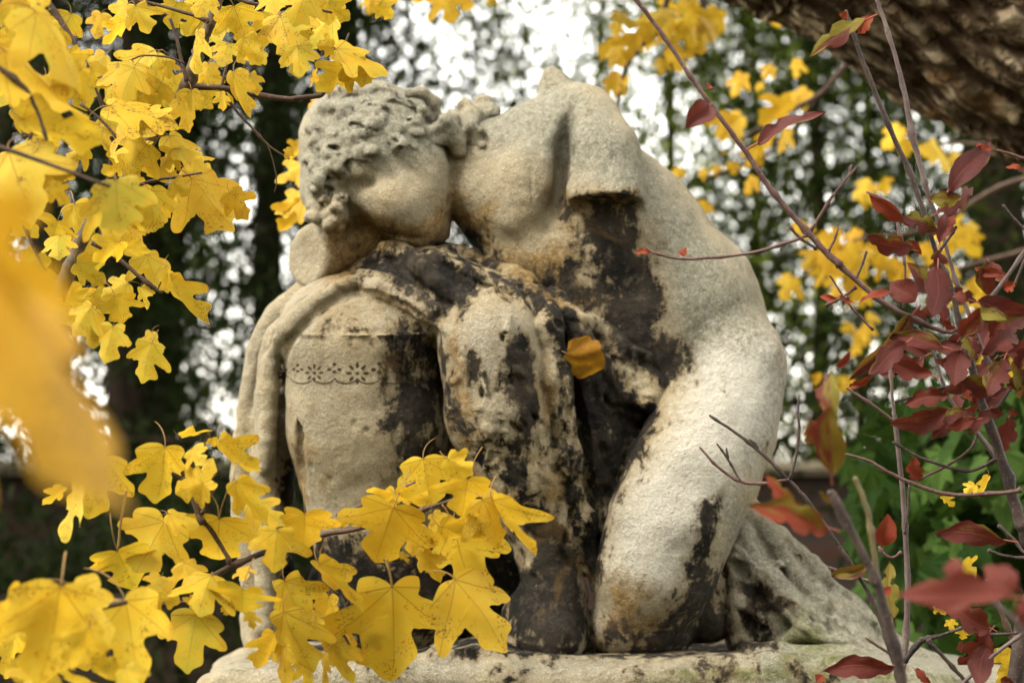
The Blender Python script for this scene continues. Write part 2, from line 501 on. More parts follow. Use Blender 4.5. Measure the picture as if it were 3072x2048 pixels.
GREEN = [
 ([(1120,500),(1340,520),(1350,600),(1250,610),(1120,560)], 40, 0.15),
 ([(2310,1790),(2420,1780),(2500,1830),(2600,1950),(2900,2048),(2040,2048),(2060,1985),(2300,1965)], 50, 0.62),
 ([(2230,1560),(2330,1600),(2480,1800),(2700,1980),(2500,1960),(2300,1800)], 60, 0.12),
 ([(640,2010),(1400,2000),(2050,1995),(2050,2048),(640,2048)], 30, 0.32),
 ([(1900,1990),(2400,1975),(2900,2020),(2900,2060),(1900,2060)], 30, 0.75),
 ([(1950,640),(1990,690),(2020,800),(1990,900),(1970,800)], 25, 0.2),
 ([(840,1090),(860,1100),(860,1350),(840,1350)], 14, 0.3)]

def paint(me, P):
    x, v = P[:, 0].astype(float), P[:, 2].astype(float)
    front = np.clip(1 - (P[:, 1] - 60) / 160, 0, 1)
    for name, regs, off in (("dark", DARK, -1.0), ("ochre", OCHRE, -0.3), ("white", WHITE, -0.3), ("grey", GREY, -0.2), ("green", GREEN, -0.25), ("ash", ASH, 0.0)):
        val = np.full(len(x), off)
        for poly, soft, top in regs:
            s = np.clip(sd_poly(x, v, poly) / (soft * 2.3), -1, 1) * 0.5 + 0.5
            val = np.maximum(val, off + (top - off) * s * s * (3 - 2 * s))
        put_attr(me, name, val)

STONE = stone_material()
statue = empty("statue", at(1600, 1960, D0))
tag(statue, "weathered headless-armed stone figure crouching with bowed head in knee drapery, blackened in its folds", "statue")
SL = np.array(statue.location)

def carve(f, name):
    P, Q = f.mesh(name)
    W = to_world(P) - SL
    me = mesh_np(name, W, Q)
    paint(me, P)
    o = link(name, me, STONE, statue)
    return o, P, Q

# ---- body: back, shoulder with two arm stumps, neck, face and the bare hip and thigh
f = Field((830, 2420), (-520, 420), (160, 2000), 6.5)
f.chain([(1650, 40, 490, 205), (1850, 60, 720, 250), (2015, 60, 935, 258), (2105, 60, 1130, 240)], 60, 1.0)
f.chain([(1600, 40, 600, 170), (1700, 20, 800, 165), (1830, 40, 960, 190)], 60)
f.chain([(1480, -10, 560, 150), (1600, -10, 770, 130), (1740, 0, 880, 140)], 50)          # chest and belly edge
f.chain([(1640, 0, 500, 160), (1480, 20, 490, 125), (1310, 40, 475, 112)], 50)           # neck
f.chain([(1690, 60, 350, 110), (1664, 70, 255, 46), (1652, 75, 218, 20)], 34)              # torn stump of the far arm
f.chain([(1750, -20, 360, 112), (1790, -130, 460, 116)], 60)                                # near arm, broken above the elbow
f.cut_rod((1790, -130, 460, 118), (1822, -235, 660, 112), (1815, -235, 596), (0.06, -0.22, 1.0), 40, 10)
f.ell((1690, -150, 470), (24, 60, 170), 50, 8, sub=True)
f.ell((1560, -160, 560), (70, 40, 120), 60, 15)
f.chain([(2190, -60, 1110, 168), (2140, -130, 1290, 185), (2075, -190, 1420, 190), (2010, -220, 1570, 184), (1962, -220, 1720, 172), (1915, -190, 1860, 140)], 50)
f.chain([(2120, 40, 1200, 220), (2080, 0, 1420, 190), (2040, -30, 1600, 160)], 60)
f.chain([(2145, -130, 1770, 58), (2125, -140, 1850, 84)], 20)                               # heel
f.chain([(1880, -200, 1880, 110), (1990, -170, 1900, 90)], 30)
# head, bowed and turned to the front
H = f.blank()
H.ell((1120, -20, 470), (212, 225, 216), 30, 8)
H.ell((1232, -80, 585), (114, 165, 140), 55, 6)
H.ell((1285, -70, 665), (56, 110, 66), 40)
H.chain([(1090, -180, 570, 56), (1180, -205, 605, 66), (1250, -160, 680, 58)], 50)
H.chain([(1000, -150, 570, 50), (1020, -130, 650, 46)], 40)
H.ell((1070, -236, 560), (50, 22, 20), 40, -14, sub=True)                                   # worn eye hollow
H.ell((1190, -226, 706), (80, 40, 9), 20, 8, sub=True)                                      # worn mouth line
H.ell((1306, -60, 690), (40, 90, 46), 24)
H.rough(5, 12, 4)
f.merge(H, 14)
f.cut_rod((915, -90, 775, 92), (1120, -40, 705, 98), (978, -170, 772), (-0.80, -0.60, 0.02), 10, 22)   # stub of the arm the head leans on
f.chain([(1090, -20, 715, 90), (1240, 10, 690, 60)], 26)
f.lay([(1597,480),(1596,560),(1602,650),(1600,750)], 4, -.1, 4, True)
f.lay([(1560,700),(1470,740),(1420,700)], 6, -.1, 6, True)
f.lay([(1720,420),(1708,500),(1700,570)], 12, -.2, 16, True)

f.rough(6.5, 24, 1); f.rough(3.2, 9, 2); f.rough(1.7, 3.4, 3)
pit = np.maximum(vnoise(f.D.shape, 7, 5) - 0.9, 0)
vv = f.ax[2].reshape(1, 1, -1); f.D += pit * (5 + 14 * np.clip((vv - 1450) / 300, 0, 1)); del pit
body, bP, bQ = carve(f, "figure")

# ---- hair: a cap of thick worn curls and a tail of locks over the nape
f = Field((860, 1560), (-330, 260), (215, 760), 5.0)
f.ell((1105, 0, 440), (212, 232, 205), 10, 8)
f.ell((985, -60, 560), (88, 170, 110), 30, 0)
HX, HV = [860, 960, 1022, 1052, 1150, 1280, 1400, 1560], [690, 700, 680, 510, 488, 448, 420, 400]
hlim = lambda x: np.interp(x, HX, HV)
f.D[:] = np.maximum(f.D, (f.ax[2].reshape(1, 1, -1) - (hlim(f.ax[0]).reshape(-1, 1, 1) + 0.12 * f.ax[1].reshape(1, -1, 1))) * 0.75)
f.ell((985, -150, 610), (70, 80, 80), 16)
rng = random.Random(11)
hc = np.array([1110, -10, 450.])
def lock(pts, r, k=7):
    f.lay(pts, r * 1.15, 0.2, k + 3, jit=.14)
    f.lay([(x + r * 1.15, v + r * 0.9) for x, v in pts], r * .42, -.1, 5, True, jit=.25)
H_ = crop(850, 220, 2.24)
for pts, r in (
  ([(420,340),(480,355),(560,330)], 26), ([(540,260),(600,250),(640,300),(610,370),(560,350)], 26),
  ([(660,170),(740,180),(820,220),(840,270)], 30), ([(680,250),(640,200)], 22),
  ([(400,420),(470,460),(560,490),(600,540)], 32), ([(390,500),(460,540),(560,570)], 26),
  ([(300,540),(330,590),(380,640),(390,720)], 34), ([(220,580),(250,660),(240,730),(290,760)], 30),
  ([(280,400),(340,420),(380,460)], 24), ([(180,440),(220,500),(200,580)], 26),
  ([(640,440),(700,470),(780,470),(840,500)], 30), ([(700,380),(780,390),(850,380),(920,420)], 30),
  ([(760,530),(820,520),(870,480)], 22), ([(850,330),(920,340),(960,400)], 28),
  ([(240,820),(300,860),(330,920),(300,960)], 30), ([(180,780),(210,860),(240,950)], 26),
  ([(330,140),(420,120),(520,130)], 26), ([(260,240),(330,230),(400,270)], 26),
  ([(560,120),(640,100),(720,110)], 24), ([(600,600),(660,600),(720,570)], 20), ([(480,410),(540,420)],22)):
    lock([H_(*p) for p in pts], r * 0.62)
f.ell((1030, -200, 500), (60, 50, 46), 24)
for i in range(26):                                                    # worn curls
    a = rng.uniform(0, 2 * math.pi); q = rng.uniform(0.1, 0.93)
    x, v = 1100 + 195 * q * math.cos(a), 445 + 195 * q * math.sin(a)
    if v > hlim(x) - 10: continue
    R0 = rng.uniform(18, 30); st = rng.uniform(0, 6.28); sg = rng.choice((-1, 1))
    f.lay([(x + R0 * (1 - .12 * m) * math.cos(st + sg * m * .75), v + R0 * (1 - .12 * m) * math.sin(st + sg * m * .75)) for m in range(6)], rng.uniform(11, 16), .2, 9, jit=.16)
for (x, v, a, b) in ((770,305,34,15),(500,355,40,15),(640,390,28,10),(920,545,30,20),(810,520,14,11),(480,630,46,30),(600,570,30,12),(300,790,30,16),(340,500,30,10),(585,215,26,9),(270,690,18,10),(800,160,20,8),(850,440,24,9)):
    x, v = H_(x, v)
    y_ = f.front(x, v)
    if y_ is not None: f.ell((x, y_ - 4, v), (a * .75, 34, b * .8), 7, 12, sub=True)
for i in range(28):
    a = rng.uniform(0, 2 * math.pi); q = rng.uniform(0.25, 0.97)
    x, v = 1105 + 200 * q * math.cos(a), 440 + 195 * q * math.sin(a)
    if v > hlim(x) - 5: continue
    y_ = f.front(x, v)
    if y_ is not None: f.ell((x, y_, v), (rng.uniform(8, 20), 14, rng.uniform(4, 8)), 5, rng.uniform(-60, 60), sub=True)
for i in range(16):
    x, v = rng.uniform(930, 1030), rng.uniform(530, 690); R0 = rng.uniform(12, 20); st = rng.uniform(0, 6.28)
    f.lay([(x + R0 * math.cos(st + m * .75), v + R0 * math.sin(st + m * .75)) for m in range(7)], rng.uniform(9, 12), -.1, 6, jit=.18)
# locks to the right of the crown and over the nape
for pts, r in (([(840,130),(930,130),(1000,190),(1020,270)], 34), ([(930,240),(990,310)], 30),
               ([(950,400),(1040,360),(1120,370),(1170,440),(1180,520)], 30), ([(980,470),(1060,430),(1120,440)], 24),
               ([(1080,310),(1180,310),(1260,340)], 34), ([(1260,360),(1290,430),(1340,490)], 24), ([(1340,480),(1345,520)], 18), ([(1330,380),(1370,420)], 16)):
    n = len(pts)
    f.chain([(*H_(x, v)[:1], -118 + 60 * i / n - (40 if x < 1250 else 0) + (110 if v < 320 and x > 1080 else 0), H_(x, v)[1], r * 0.62) for i, (x, v) in enumerate(pts)], 16)
for x, v, R0, y0 in ((1395, 318, 24, 20), (1452, 312, 26, 30), (1420, 345, 20, -20), (1350, 352, 22, -20), (1480, 335, 16, 10), (1405, 385, 20, -70), (1432, 425, 16, -90)):
    st = rng.uniform(0, 6.28)
    f.ell((x, y0 + 12, v), (R0 * .9, 26, R0 * .8), 12)
    f.chain([(x + R0 * (1 - .08 * m) * math.cos(st + .8 * m), y0 - 2 * m, v + R0 * .85 * (1 - .08 * m) * math.sin(st + .8 * m), 10 - .4 * m) for m in range(8)], 6)
f.chain([(1290, -60, 372, 40), (1370, -30, 385, 44), (1450, 20, 350, 30)], 20)
f.rough(5.0, 14, 21); f.rough(3.0, 6, 22); f.rough(1.6, 2.6, 23)
hair, hP, hQ = carve(f, "hair")

# ---- drapery
f = Field((680, 2960), (-560, 380), (690, 2030), 7.0)
K3 = crop(700, 750, 2.091)
K1 = crop(1000, 700, 2.614)
frng = np.random.default_rng(77)
def fold(pts, k=12, sub=False, cr=None, ay=1.0, jit=1.0):
    """A fold of cloth through (x, v, y, r), smoothed and made a little uneven."""
    q = np.array([(*(cr(x, v) if cr else (x, v)), y, r) for x, v, y, r in pts], float)
    q = np.vstack([2 * q[0] - q[1], q, 2 * q[-1] - q[-2]])
    out = []
    for i in range(1, len(q) - 2):
        for t in np.linspace(0, 1, 5)[:-1]:
            out.append(0.5 * (2 * q[i] + (q[i + 1] - q[i - 1]) * t + (2 * q[i - 1] - 5 * q[i] + 4 * q[i + 1] - q[i + 2]) * t * t
                              + (3 * q[i] - q[i - 1] - 3 * q[i + 1] + q[i + 2]) * t ** 3))
    out.append(q[-2])
    out = np.array(out)
    n = len(out)
    j = frng.standard_normal((n, 4)) * np.stack([out[:, 3] * .14, out[:, 3] * .14, out[:, 3] * .16, out[:, 3] * .13], 1)
    j = (j + np.roll(j, 1, 0)) / 1.5 * (jit * (0.3 if cr is K3 else 1))
    j[0] = j[-1] = 0
    out = out + j
    out[:, 3] = np.maximum(out[:, 3], 1.5)
    f.chain([(x, y, v, r) for x, v, y, r in out], k, ay, sub)
# knee under the lace panel
f.ell((1085, -130, 1030), (250, 215, 170), 30)
f.chain([(1085, -130, 1060, 238), (1105, -120, 1300, 240), (1130, -90, 1560, 205), (1170, -60, 1800, 190)], 30, 0.9)
f.ell((1010, -50, 925), (150, 180, 95), 50, -18)
# second knee and shin
f.chain([(1470, -290, 1030, 158), (1490, -280, 1230, 156), (1560, -260, 1420, 128), (1640, -230, 1620, 92), (1665, -230, 1800, 96), (1640, -250, 1900, 120)], 30)
f.ell((1480, -200, 960), (150, 190, 92), 30)
f.chain([(1450, -60, 1000, 150), (1640, 0, 1020, 170), (1850, 0, 1130, 170)], 50)
f.chain([(1700, -80, 1150, 130), (1740, -90, 1400, 110), (1740, -100, 1650, 80)], 40)
f.chain([(1300, 0, 900, 120), (1500, 20, 930, 130)], 50)
f.chain([(1330, 20, 1200, 120), (1390, 20, 1500, 110), (1400, 20, 1640, 90)], 40)
f.chain([(1620, -170, 1870, 120), (1760, -150, 1910, 80)], 40)
f.ell((1250, 40, 1760), (330, 150, 190), 50)
# left fall of cloth: two long ridges and the mass behind them
fold([(560,190,-40,26),(380,320,-10,30),(230,480,10,30),(150,650,20,30),(100,860,20,28),(70,1060,20,27),(50,1260,20,28),(48,1420,20,30),(60,1700,20,30),(110,2000,20,34),(150,2400,20,40)], 10, cr=K3)
fold([(700,230,-130,20),(640,245,-140,28),(440,405,-130,32),(285,540,-110,34),(225,700,-95,35),(212,900,-90,36),(198,1150,-85,38),(196,1400,-80,40),(212,1700,-70,40),(210,2000,-60,38),(200,2350,-50,44)], 8, cr=K3)
fold([(330,620,30,50),(260,900,30,60),(230,1250,30,66),(250,1600,40,66)], 20, cr=K3)
fold([(900,1240,-230,10),(905,1330,-235,15),(885,1440,-190,24),(880,1620,-170,36)], 14, True)
fold([(1030,1330,-345,2),(1045,1430,-345,12),(1060,1620,-305,14)], 26, True)
fold([(1105,1480,-340,6),(1110,1650,-300,14)], 24, True)
fold([(975,1400,-320,4),(965,1600,-270,12)], 24, True)
# turned-over hem above the lace
fold([(840,1003,-175,7),(930,1004,-300,8),(1080,1003,-352,8),(1230,1002,-325,8),(1310,1003,-262,7)], 6)
fold([(930,990,-310,7),(1080,988,-358,8),(1230,987,-330,8)], 8, True)
f.lay([(735,225),(640,250),(520,330),(420,420),(330,520),(262,640),(232,800),(218,950),(205,1150),(200,1350)], 31, .05, 8, False, K3, .2, .07)
f.lay([(720,300),(600,330),(470,450),(375,550),(315,690),(292,860)], 9, .1, 8, True, K3, .3)
f.lay([(600,205),(480,270),(360,380),(262,500),(190,640)], 9, .1, 8, True, K3, .3)
# folds across the lap, from under the head to the knees
f.chain([(1110, -60, 800, 60), (1180, -90, 810, 74), (1350, -70, 830, 80)], 30)
f.chain([(1080, -140, 850, 46), (1160, -215, 870, 62), (1290, -250, 925, 60), (1330, -240, 960, 40)], 40)
f.chain([(1180, -120, 800, 70), (1300, -170, 830, 80), (1420, -200, 890, 80), (1560, -150, 930, 84), (1720, -80, 980, 84)], 50)
f.chain([(1330, 0, 800, 70), (1480, -30, 850, 80), (1640, -40, 900, 90)], 40)
def L1(pts, r, emb=.3, k=12, sub=False, **kw): f.lay(pts, r * (1.25 if sub else 1.1), emb + (.45 if sub else -.3), k * .8, sub, K1, **kw)
L1([(40,400),(180,380),(330,430),(520,500),(700,600),(840,670),(900,760)], 24, .35, 12)
L1([(160,480),(330,480),(560,570),(680,640),(800,720)], 7, -.2, 5, True)
L1([(170,300),(330,330),(560,420),(760,560),(880,640)], 15, .4, 10)
L1([(330,400),(560,480),(740,590)], 5, -.2, 4, True)
L1([(120,260),(300,210),(430,130)], 16, .3, 10)
L1([(400,110),(600,180),(760,320),(900,450),(1060,530)], 30, .25, 10)
L1([(430,200),(560,300),(720,430),(880,560)], 9, -.2, 7, True)
L1([(660,130),(800,240),(960,380),(1110,480)], 8, -.3, 7, True)
L1([(760,160),(950,270),(1180,390),(1400,450),(1560,500),(1720,640)], 24, .3, 10)
L1([(840,220),(1040,350),(1220,430),(1420,480)], 8, -.2, 7, True)
L1([(860,120),(1050,190),(1250,290),(1480,360),(1560,420)], 26, .35, 10)
L1([(900,170),(1120,270),(1320,370),(1520,440)], 7, -.2, 6, True)
L1([(1500,430),(1700,520),(1860,640),(1950,820)], 24, .35, 12)
L1([(1560,520),(1700,620),(1820,800)], 8, -.2, 7, True)
L1([(1600,560),(1760,700),(1860,900)], 15, .35, 10)
L1([(1120,490),(1250,470),(1380,455),(1460,500),(1490,570)], 12, .1, 5)
L1([(1240,505),(1330,500),(1420,525)], 5, -.2, 4, True)
# long folds falling between the knee and the thigh
fold([(1612,900,-250,36),(1640,960,-300,38),(1668,1090,-315,42),(1685,1280,-300,44),(1715,1440,-280,42),(1745,1560,-260,38),(1775,1680,-240,28),(1785,1760,-230,18)], 7)
fold([(1612,990,-420,4),(1614,1100,-430,9),(1614,1280,-415,10),(1625,1420,-390,11),(1665,1580,-345,12)], 8, True)
fold([(1570,1050,-455,8),(1565,1200,-455,13),(1585,1300,-440,10)], 16, True)
fold([(1660,880,-200,30),(1720,960,-240,36),(1765,1100,-235,38),(1790,1280,-215,40),(1805,1440,-200,38),(1810,1580,-190,26)], 8)
fold([(1700,960,-300,8),(1728,1120,-310,10),(1742,1330,-290,11),(1765,1520,-260,10)], 8, True)
f.chain([(1760, -110, 1000, 70), (1850, -120, 1090, 80), (1960, -120, 1180, 80)], 40)
f.chain([(1850, -110, 1250, 90), (1860, -110, 1420, 80), (1830, -110, 1560, 60)], 30)
def L0(pts, r, emb=.3, k=10, sub=False, **kw): f.lay(pts, r * (1.25 if sub else 1.05), emb + (.45 if sub else -.2), k * .8, sub, None, **kw)
L0([(1700,930),(1800,990),(1900,1060),(1990,1090)], 22, .45, 12)
L0([(1730,1000),(1820,1060),(1920,1120)], 7, -.2, 6, True)
L0([(1790,1080),(1830,1160),(1890,1190),(1970,1225),(2020,1240)], 34, .3, 12)
L0([(1780,1150),(1800,1220),(1870,1260),(1960,1290)], 10, -.2, 8, True)
L0([(1840,1110),(1870,1160),(1930,1170)], 6, -.2, 5, True)
L0([(1890,1150),(1920,1190),(1960,1200)], 5, -.2, 5, True)
L0([(1930,1280),(1940,1340),(1900,1400),(1870,1480)], 24, .35, 10)
L0([(1880,1290),(1880,1360),(1850,1440)], 9, -.2, 8, True)
L0([(1830,1280),(1850,1380),(1835,1500),(1820,1600)], 20, .4, 10)
L0([(1740,1120),(1775,1300),(1795,1480)], 9, .2, 6)
L0([(1655,1000),(1690,1180),(1710,1350),(1750,1520),(1790,1680)], 6, -.2, 5, True)
L0([(1675,1080),(1700,1250),(1740,1420)], 8, .2, 5)
crg = random.Random(3)
for _ in range(70):                                                      # crumbling edges, chips and small creases
    x, v = crg.uniform(1340, 1960), crg.uniform(960, 1750)
    a = crg.gauss(1.35, .35); l = crg.uniform(14, 46)
    L0([(x - l * math.cos(a), v - l * math.sin(a)), (x + crg.gauss(0, 5), v), (x + l * math.cos(a), v + l * math.sin(a))], crg.uniform(4, 10), .15 if crg.random() < .5 else -.2, 5, crg.random() < .55)
for (x, v, r) in ((1440,1290,34),(1410,1340,26),(1470,1370,30),(1370,1240,22),(1500,1310,26),(1360,1130,18),(1430,1210,20)):
    st = crg.uniform(0, 6)
    L0([(x + r * math.cos(a), v + r * 0.8 * math.sin(a)) for a in np.linspace(st, st + 3.6, 7)], 5, .1, 5)
for x, v in ((1063,1270),(1100,1290),(1240,1060),(1290,1060),(1120,995),(930,1400),(985,1440),(1225,1330),(1200,1400)):
    y_ = f.front(x, v)
    if y_ is not None: f.ell((x, y_ - 2, v), (crg.uniform(9, 16), 9, crg.uniform(9, 18)), 3, 20, sub=True)
# train of cloth fanning out behind the heel
f.chain([(2215, -40, 1520, 46), (2250, -60, 1700, 90), (2300, -70, 1880, 120), (2380, -60, 1960, 110)], 40)
f.chain([(2240, -20, 1540, 50), (2360, -30, 1700, 80), (2500, -40, 1880, 110), (2640, -20, 1990, 90), (2850, 0, 2050, 60)], 40)
fold([(2200,1500,-70,26),(2235,1600,-110,36),(2290,1720,-150,42),(2370,1810,-170,44),(2450,1860,-160,44),(2560,1930,-150,40),(2680,1990,-120,36)], 12)
fold([(2225,1520,-60,20),(2300,1600,-100,34),(2380,1720,-130,36),(2470,1810,-140,36),(2600,1930,-110,36)], 10)
fold([(2260,1540,-40,24),(2360,1620,-60,34),(2450,1740,-80,36),(2540,1850,-90,36)], 10)
fold([(2190,1640,-110,30),(2220,1720,-150,36),(2225,1810,-170,40),(2230,1900,-170,40),(2240,1950,-170,36)], 8)
fold([(2350,1585,-110,7),(2400,1670,-140,12),(2440,1740,-150,9)], 10, True)
fold([(2270,1610,-160,7),(2340,1720,-190,11)], 12, True)
fold([(2285,1800,-240,10),(2320,1805,-240,26),(2380,1825,-220,10)], 10, True)
fold([(2150,1500,-60,40),(2165,1600,-100,34)], 14)
fold([(2300,1960,-200,20),(2400,1905,-220,26),(2500,1920,-220,30),(2650,1975,-180,30)], 12)
fold([(2330,1950,-260,14),(2450,1950,-270,22),(2580,1968,-250,16)], 16, True)
# ragged foot of the left fall
f.chain([(800, 20, 1560, 60), (830, 20, 1700, 52), (800, 20, 1860, 60), (820, 0, 1960, 80)], 24)
crg = random.Random(8)
for _ in range(46):
    x, v = crg.uniform(2210, 2750), crg.uniform(1560, 2000); a = crg.gauss(.85, .25); l = crg.uniform(20, 60)
    L0([(x - l * math.cos(a), v - l * math.sin(a)), (x + crg.gauss(0, 6), v), (x + l * math.cos(a), v + l * math.sin(a))], crg.uniform(5, 14), .2 if crg.random() < .5 else -.2, 7, crg.random() < .5)
f.rough(6.0, 20, 31); f.rough(3.4, 7, 32); f.rough(1.8, 3, 33)
pit = np.maximum(vnoise(f.D.shape, 6, 35) - 0.7, 0)
xx, vv = f.ax[0].reshape(-1, 1, 1), f.ax[2].reshape(1, 1, -1)
f.D += pit * (3 + 8 * np.clip((xx - 1300) / 60, 0, 1) * np.clip((vv - 1150) / 200, 0, 1)); del pit
cloth, dP, dQ = carve(f, "drapery")

# ---- the rough plinth the figure is carved from
f = Field((560, 3260), (-620, 460), (1840, 2330), 8.0)
X, Y, V = f.ax[0].reshape(-1, 1, 1), f.ax[1].reshape(1, -1, 1), f.ax[2].reshape(1, 1, -1)
topv = np.interp(f.ax[0], [560, 660, 720, 800, 1000, 1180, 1330, 1430, 1500, 1700, 2000, 2300, 2600, 2900, 3260],
                 [2120, 2040, 2015, 2003, 1985, 1985, 1950, 1928, 1950, 1965, 1972, 1970, 1975, 2030, 2080]).reshape(-1, 1, 1)
top = topv - V - np.clip(Y + 420, -40, 900) * 0.075
f.D[:] = np.maximum(np.maximum(top, 0.9 * (-(Y + 440 + 20 * np.sin(X / 170.))) - 0 * V), np.maximum(V - 2290, Y - 400)) + 0 * X
f.D[:] = np.maximum(f.D, np.maximum(640 - X, X - 3180))
f.chain([(640, -380, 2075, 60), (900, -430, 2050, 50), (1200, -440, 2040, 60), (1500, -445, 2060, 70), (1900, -440, 2050, 60), (2300, -440, 2050, 70), (2800, -440, 2110, 80)], 40)
f.chain([(1330, -300, 1975, 50), (1430, -330, 1960, 46), (1560, -260, 1960, 40)], 30)
f.chain([(2240, -260, 1950, 26), (2330, -300, 1962, 26), (2550, -280, 1985, 40)], 24)
f.rough(9, 26, 41); f.rough(5, 9, 42); f.rough(2.2, 3.5, 43)
base, pP, pQ = carve(f, "plinth")

# ---- flowers and scallops along the panel border: dark ovals laid on in place of cut recesses
from mathutils.bvhtree import BVHTree
bvh = BVHTree.FromPolygons(dP.tolist(), dQ.tolist())
def on_cloth(x, v):
    h = bvh.ray_cast(Vector((x, -900, v)), Vector((0, 1, 0)))
    return h[0].y if h[0] is not None else None
f_lap = on_cloth
cv, ct = [], []
def bead(x, v, a, b, rot):
    """A small flattened oval bedded in the cloth surface."""
    n, base_i = 10, len(cv)
    y0 = on_cloth(x, v)
    if y0 is None: return
    cv.append((x, y0 - 2.5, v))
    for i in range(n):
        t = 2 * math.pi * i / n
        dx, dv = a * math.cos(t), b * math.sin(t)
        px, pv = x + dx * math.cos(rot) - dv * math.sin(rot), v + dx * math.sin(rot) + dv * math.cos(rot)
        cv.append((px, (on_cloth(px, pv) or y0) + 0.5, pv))
    for i in range(n): ct.append((base_i, base_i + 1 + (i + 1) % n, base_i + 1 + i))
cx0 = [(862, 772, 0.8), (943, 1112, 1.0), (1070, 1118, 1.1), (1213, 1110, 1.15)]
for x, s in ((943, 0.9), (1072, 1.1), (1213, 1.12), (853, 0.7)):
    v = 1118 if x < 1000 else 1119 if x < 1100 else 1112
    for k in range(8):
        a = 2 * math.pi * k / 8
        q = 0.82 if x < 900 else 1
        bead(x + 23 * s * q * math.cos(a), v + 22 * s * math.sin(a), 10.5 * s, 5.4 * s, a)
    bead(x, v, 7, 6, 0)
for x, s in ((1003, 1.0), (1138, 1.12), (893, 0.8), (1280, 1.0)):
    v = 1106 if x < 1200 else 1100
    for dx, dv in ((0, -14), (-15, 2), (15, 2), (0, 9)): bead(x + dx * s, v + dv * s, 8.5 * s, 6.2 * s, 0)
for a, b in ((872, 938), (938, 1004), (1004, 1072), (1072, 1139), (1139, 1213), (1213, 1286)):
    m, w = (a + b) / 2, (b - a) / 2
    for k in range(13):
        t = -1 + 2 * k / 12
        bead(m + w * t * 0.98, 1140 + 18 * math.sqrt(max(0, 1 - (0.97 * t) ** 2)) - 8, w * 0.1, 3.8, math.atan2(-t * 0.6, 1.2))
t = Nt("dark_carving")
oval_mat = t.done(t.principled(t.mix(t.noise(90), (0.022, 0.016, 0.009), (0.06, 0.045, 0.025)), 0.95, None, 0.1))
W = to_world(np.array(cv)) - SL
link("carved_border", mesh_np("carved_border", W, None, ct), oval_mat, cloth)

# ---- pedestal below the plinth, out of the picture, and the ground
def box_mesh(name, lo, hi, bev=0.01):
    import bmesh
    bm = bmesh.new()
    bmesh.ops.create_cube(bm, size=1)
    for v in bm.verts:
        for i in range(3): v.co[i] = lo[i] + (v.co[i] + 0.5) * (hi[i] - lo[i])
    if bev: bmesh.ops.bevel(bm, geom=bm.edges[:], offset=bev, segments=2, affect='EDGES')
    me = bpy.data.meshes.new(name); bm.to_mesh(me); bm.free()
    return me
# ------------------------------------------------------------------ leaves and twigs
LRNG = random.Random(5)
HALF = [(0, 0), (.07, -.05), (.20, -.08), (.34, -.05), (.45, .04), (.455, .12), (.42, .19), (.50, .25), (.60, .33), (.665, .44), (.645, .52),
        (.55, .545), (.50, .515), (.40, .505), (.32, .485), (.245, .475), (.235, .54), (.275, .65), (.315, .74), (.295, .81), (.20, .855), (.11, .93), (.045, .985), (0, 1.0)]

def catmull(P, m):
    P = np.array(P, float); Q = np.vstack([2 * P[0] - P[1], P, 2 * P[-1] - P[-2]])
    out = []
    for i in range(1, len(Q) - 2):
        for t in np.linspace(0, 1, m + 1)[:-1]:
            out.append(0.5 * (2 * Q[i] + (Q[i + 1] - Q[i - 1]) * t + (2 * Q[i - 1] - 5 * Q[i] + 4 * Q[i + 1] - Q[i + 2]) * t * t
                              + (3 * Q[i] - Q[i - 1] - 3 * Q[i + 1] + Q[i + 2]) * t ** 3))
    out.append(Q[-2])
    return np.array(out)

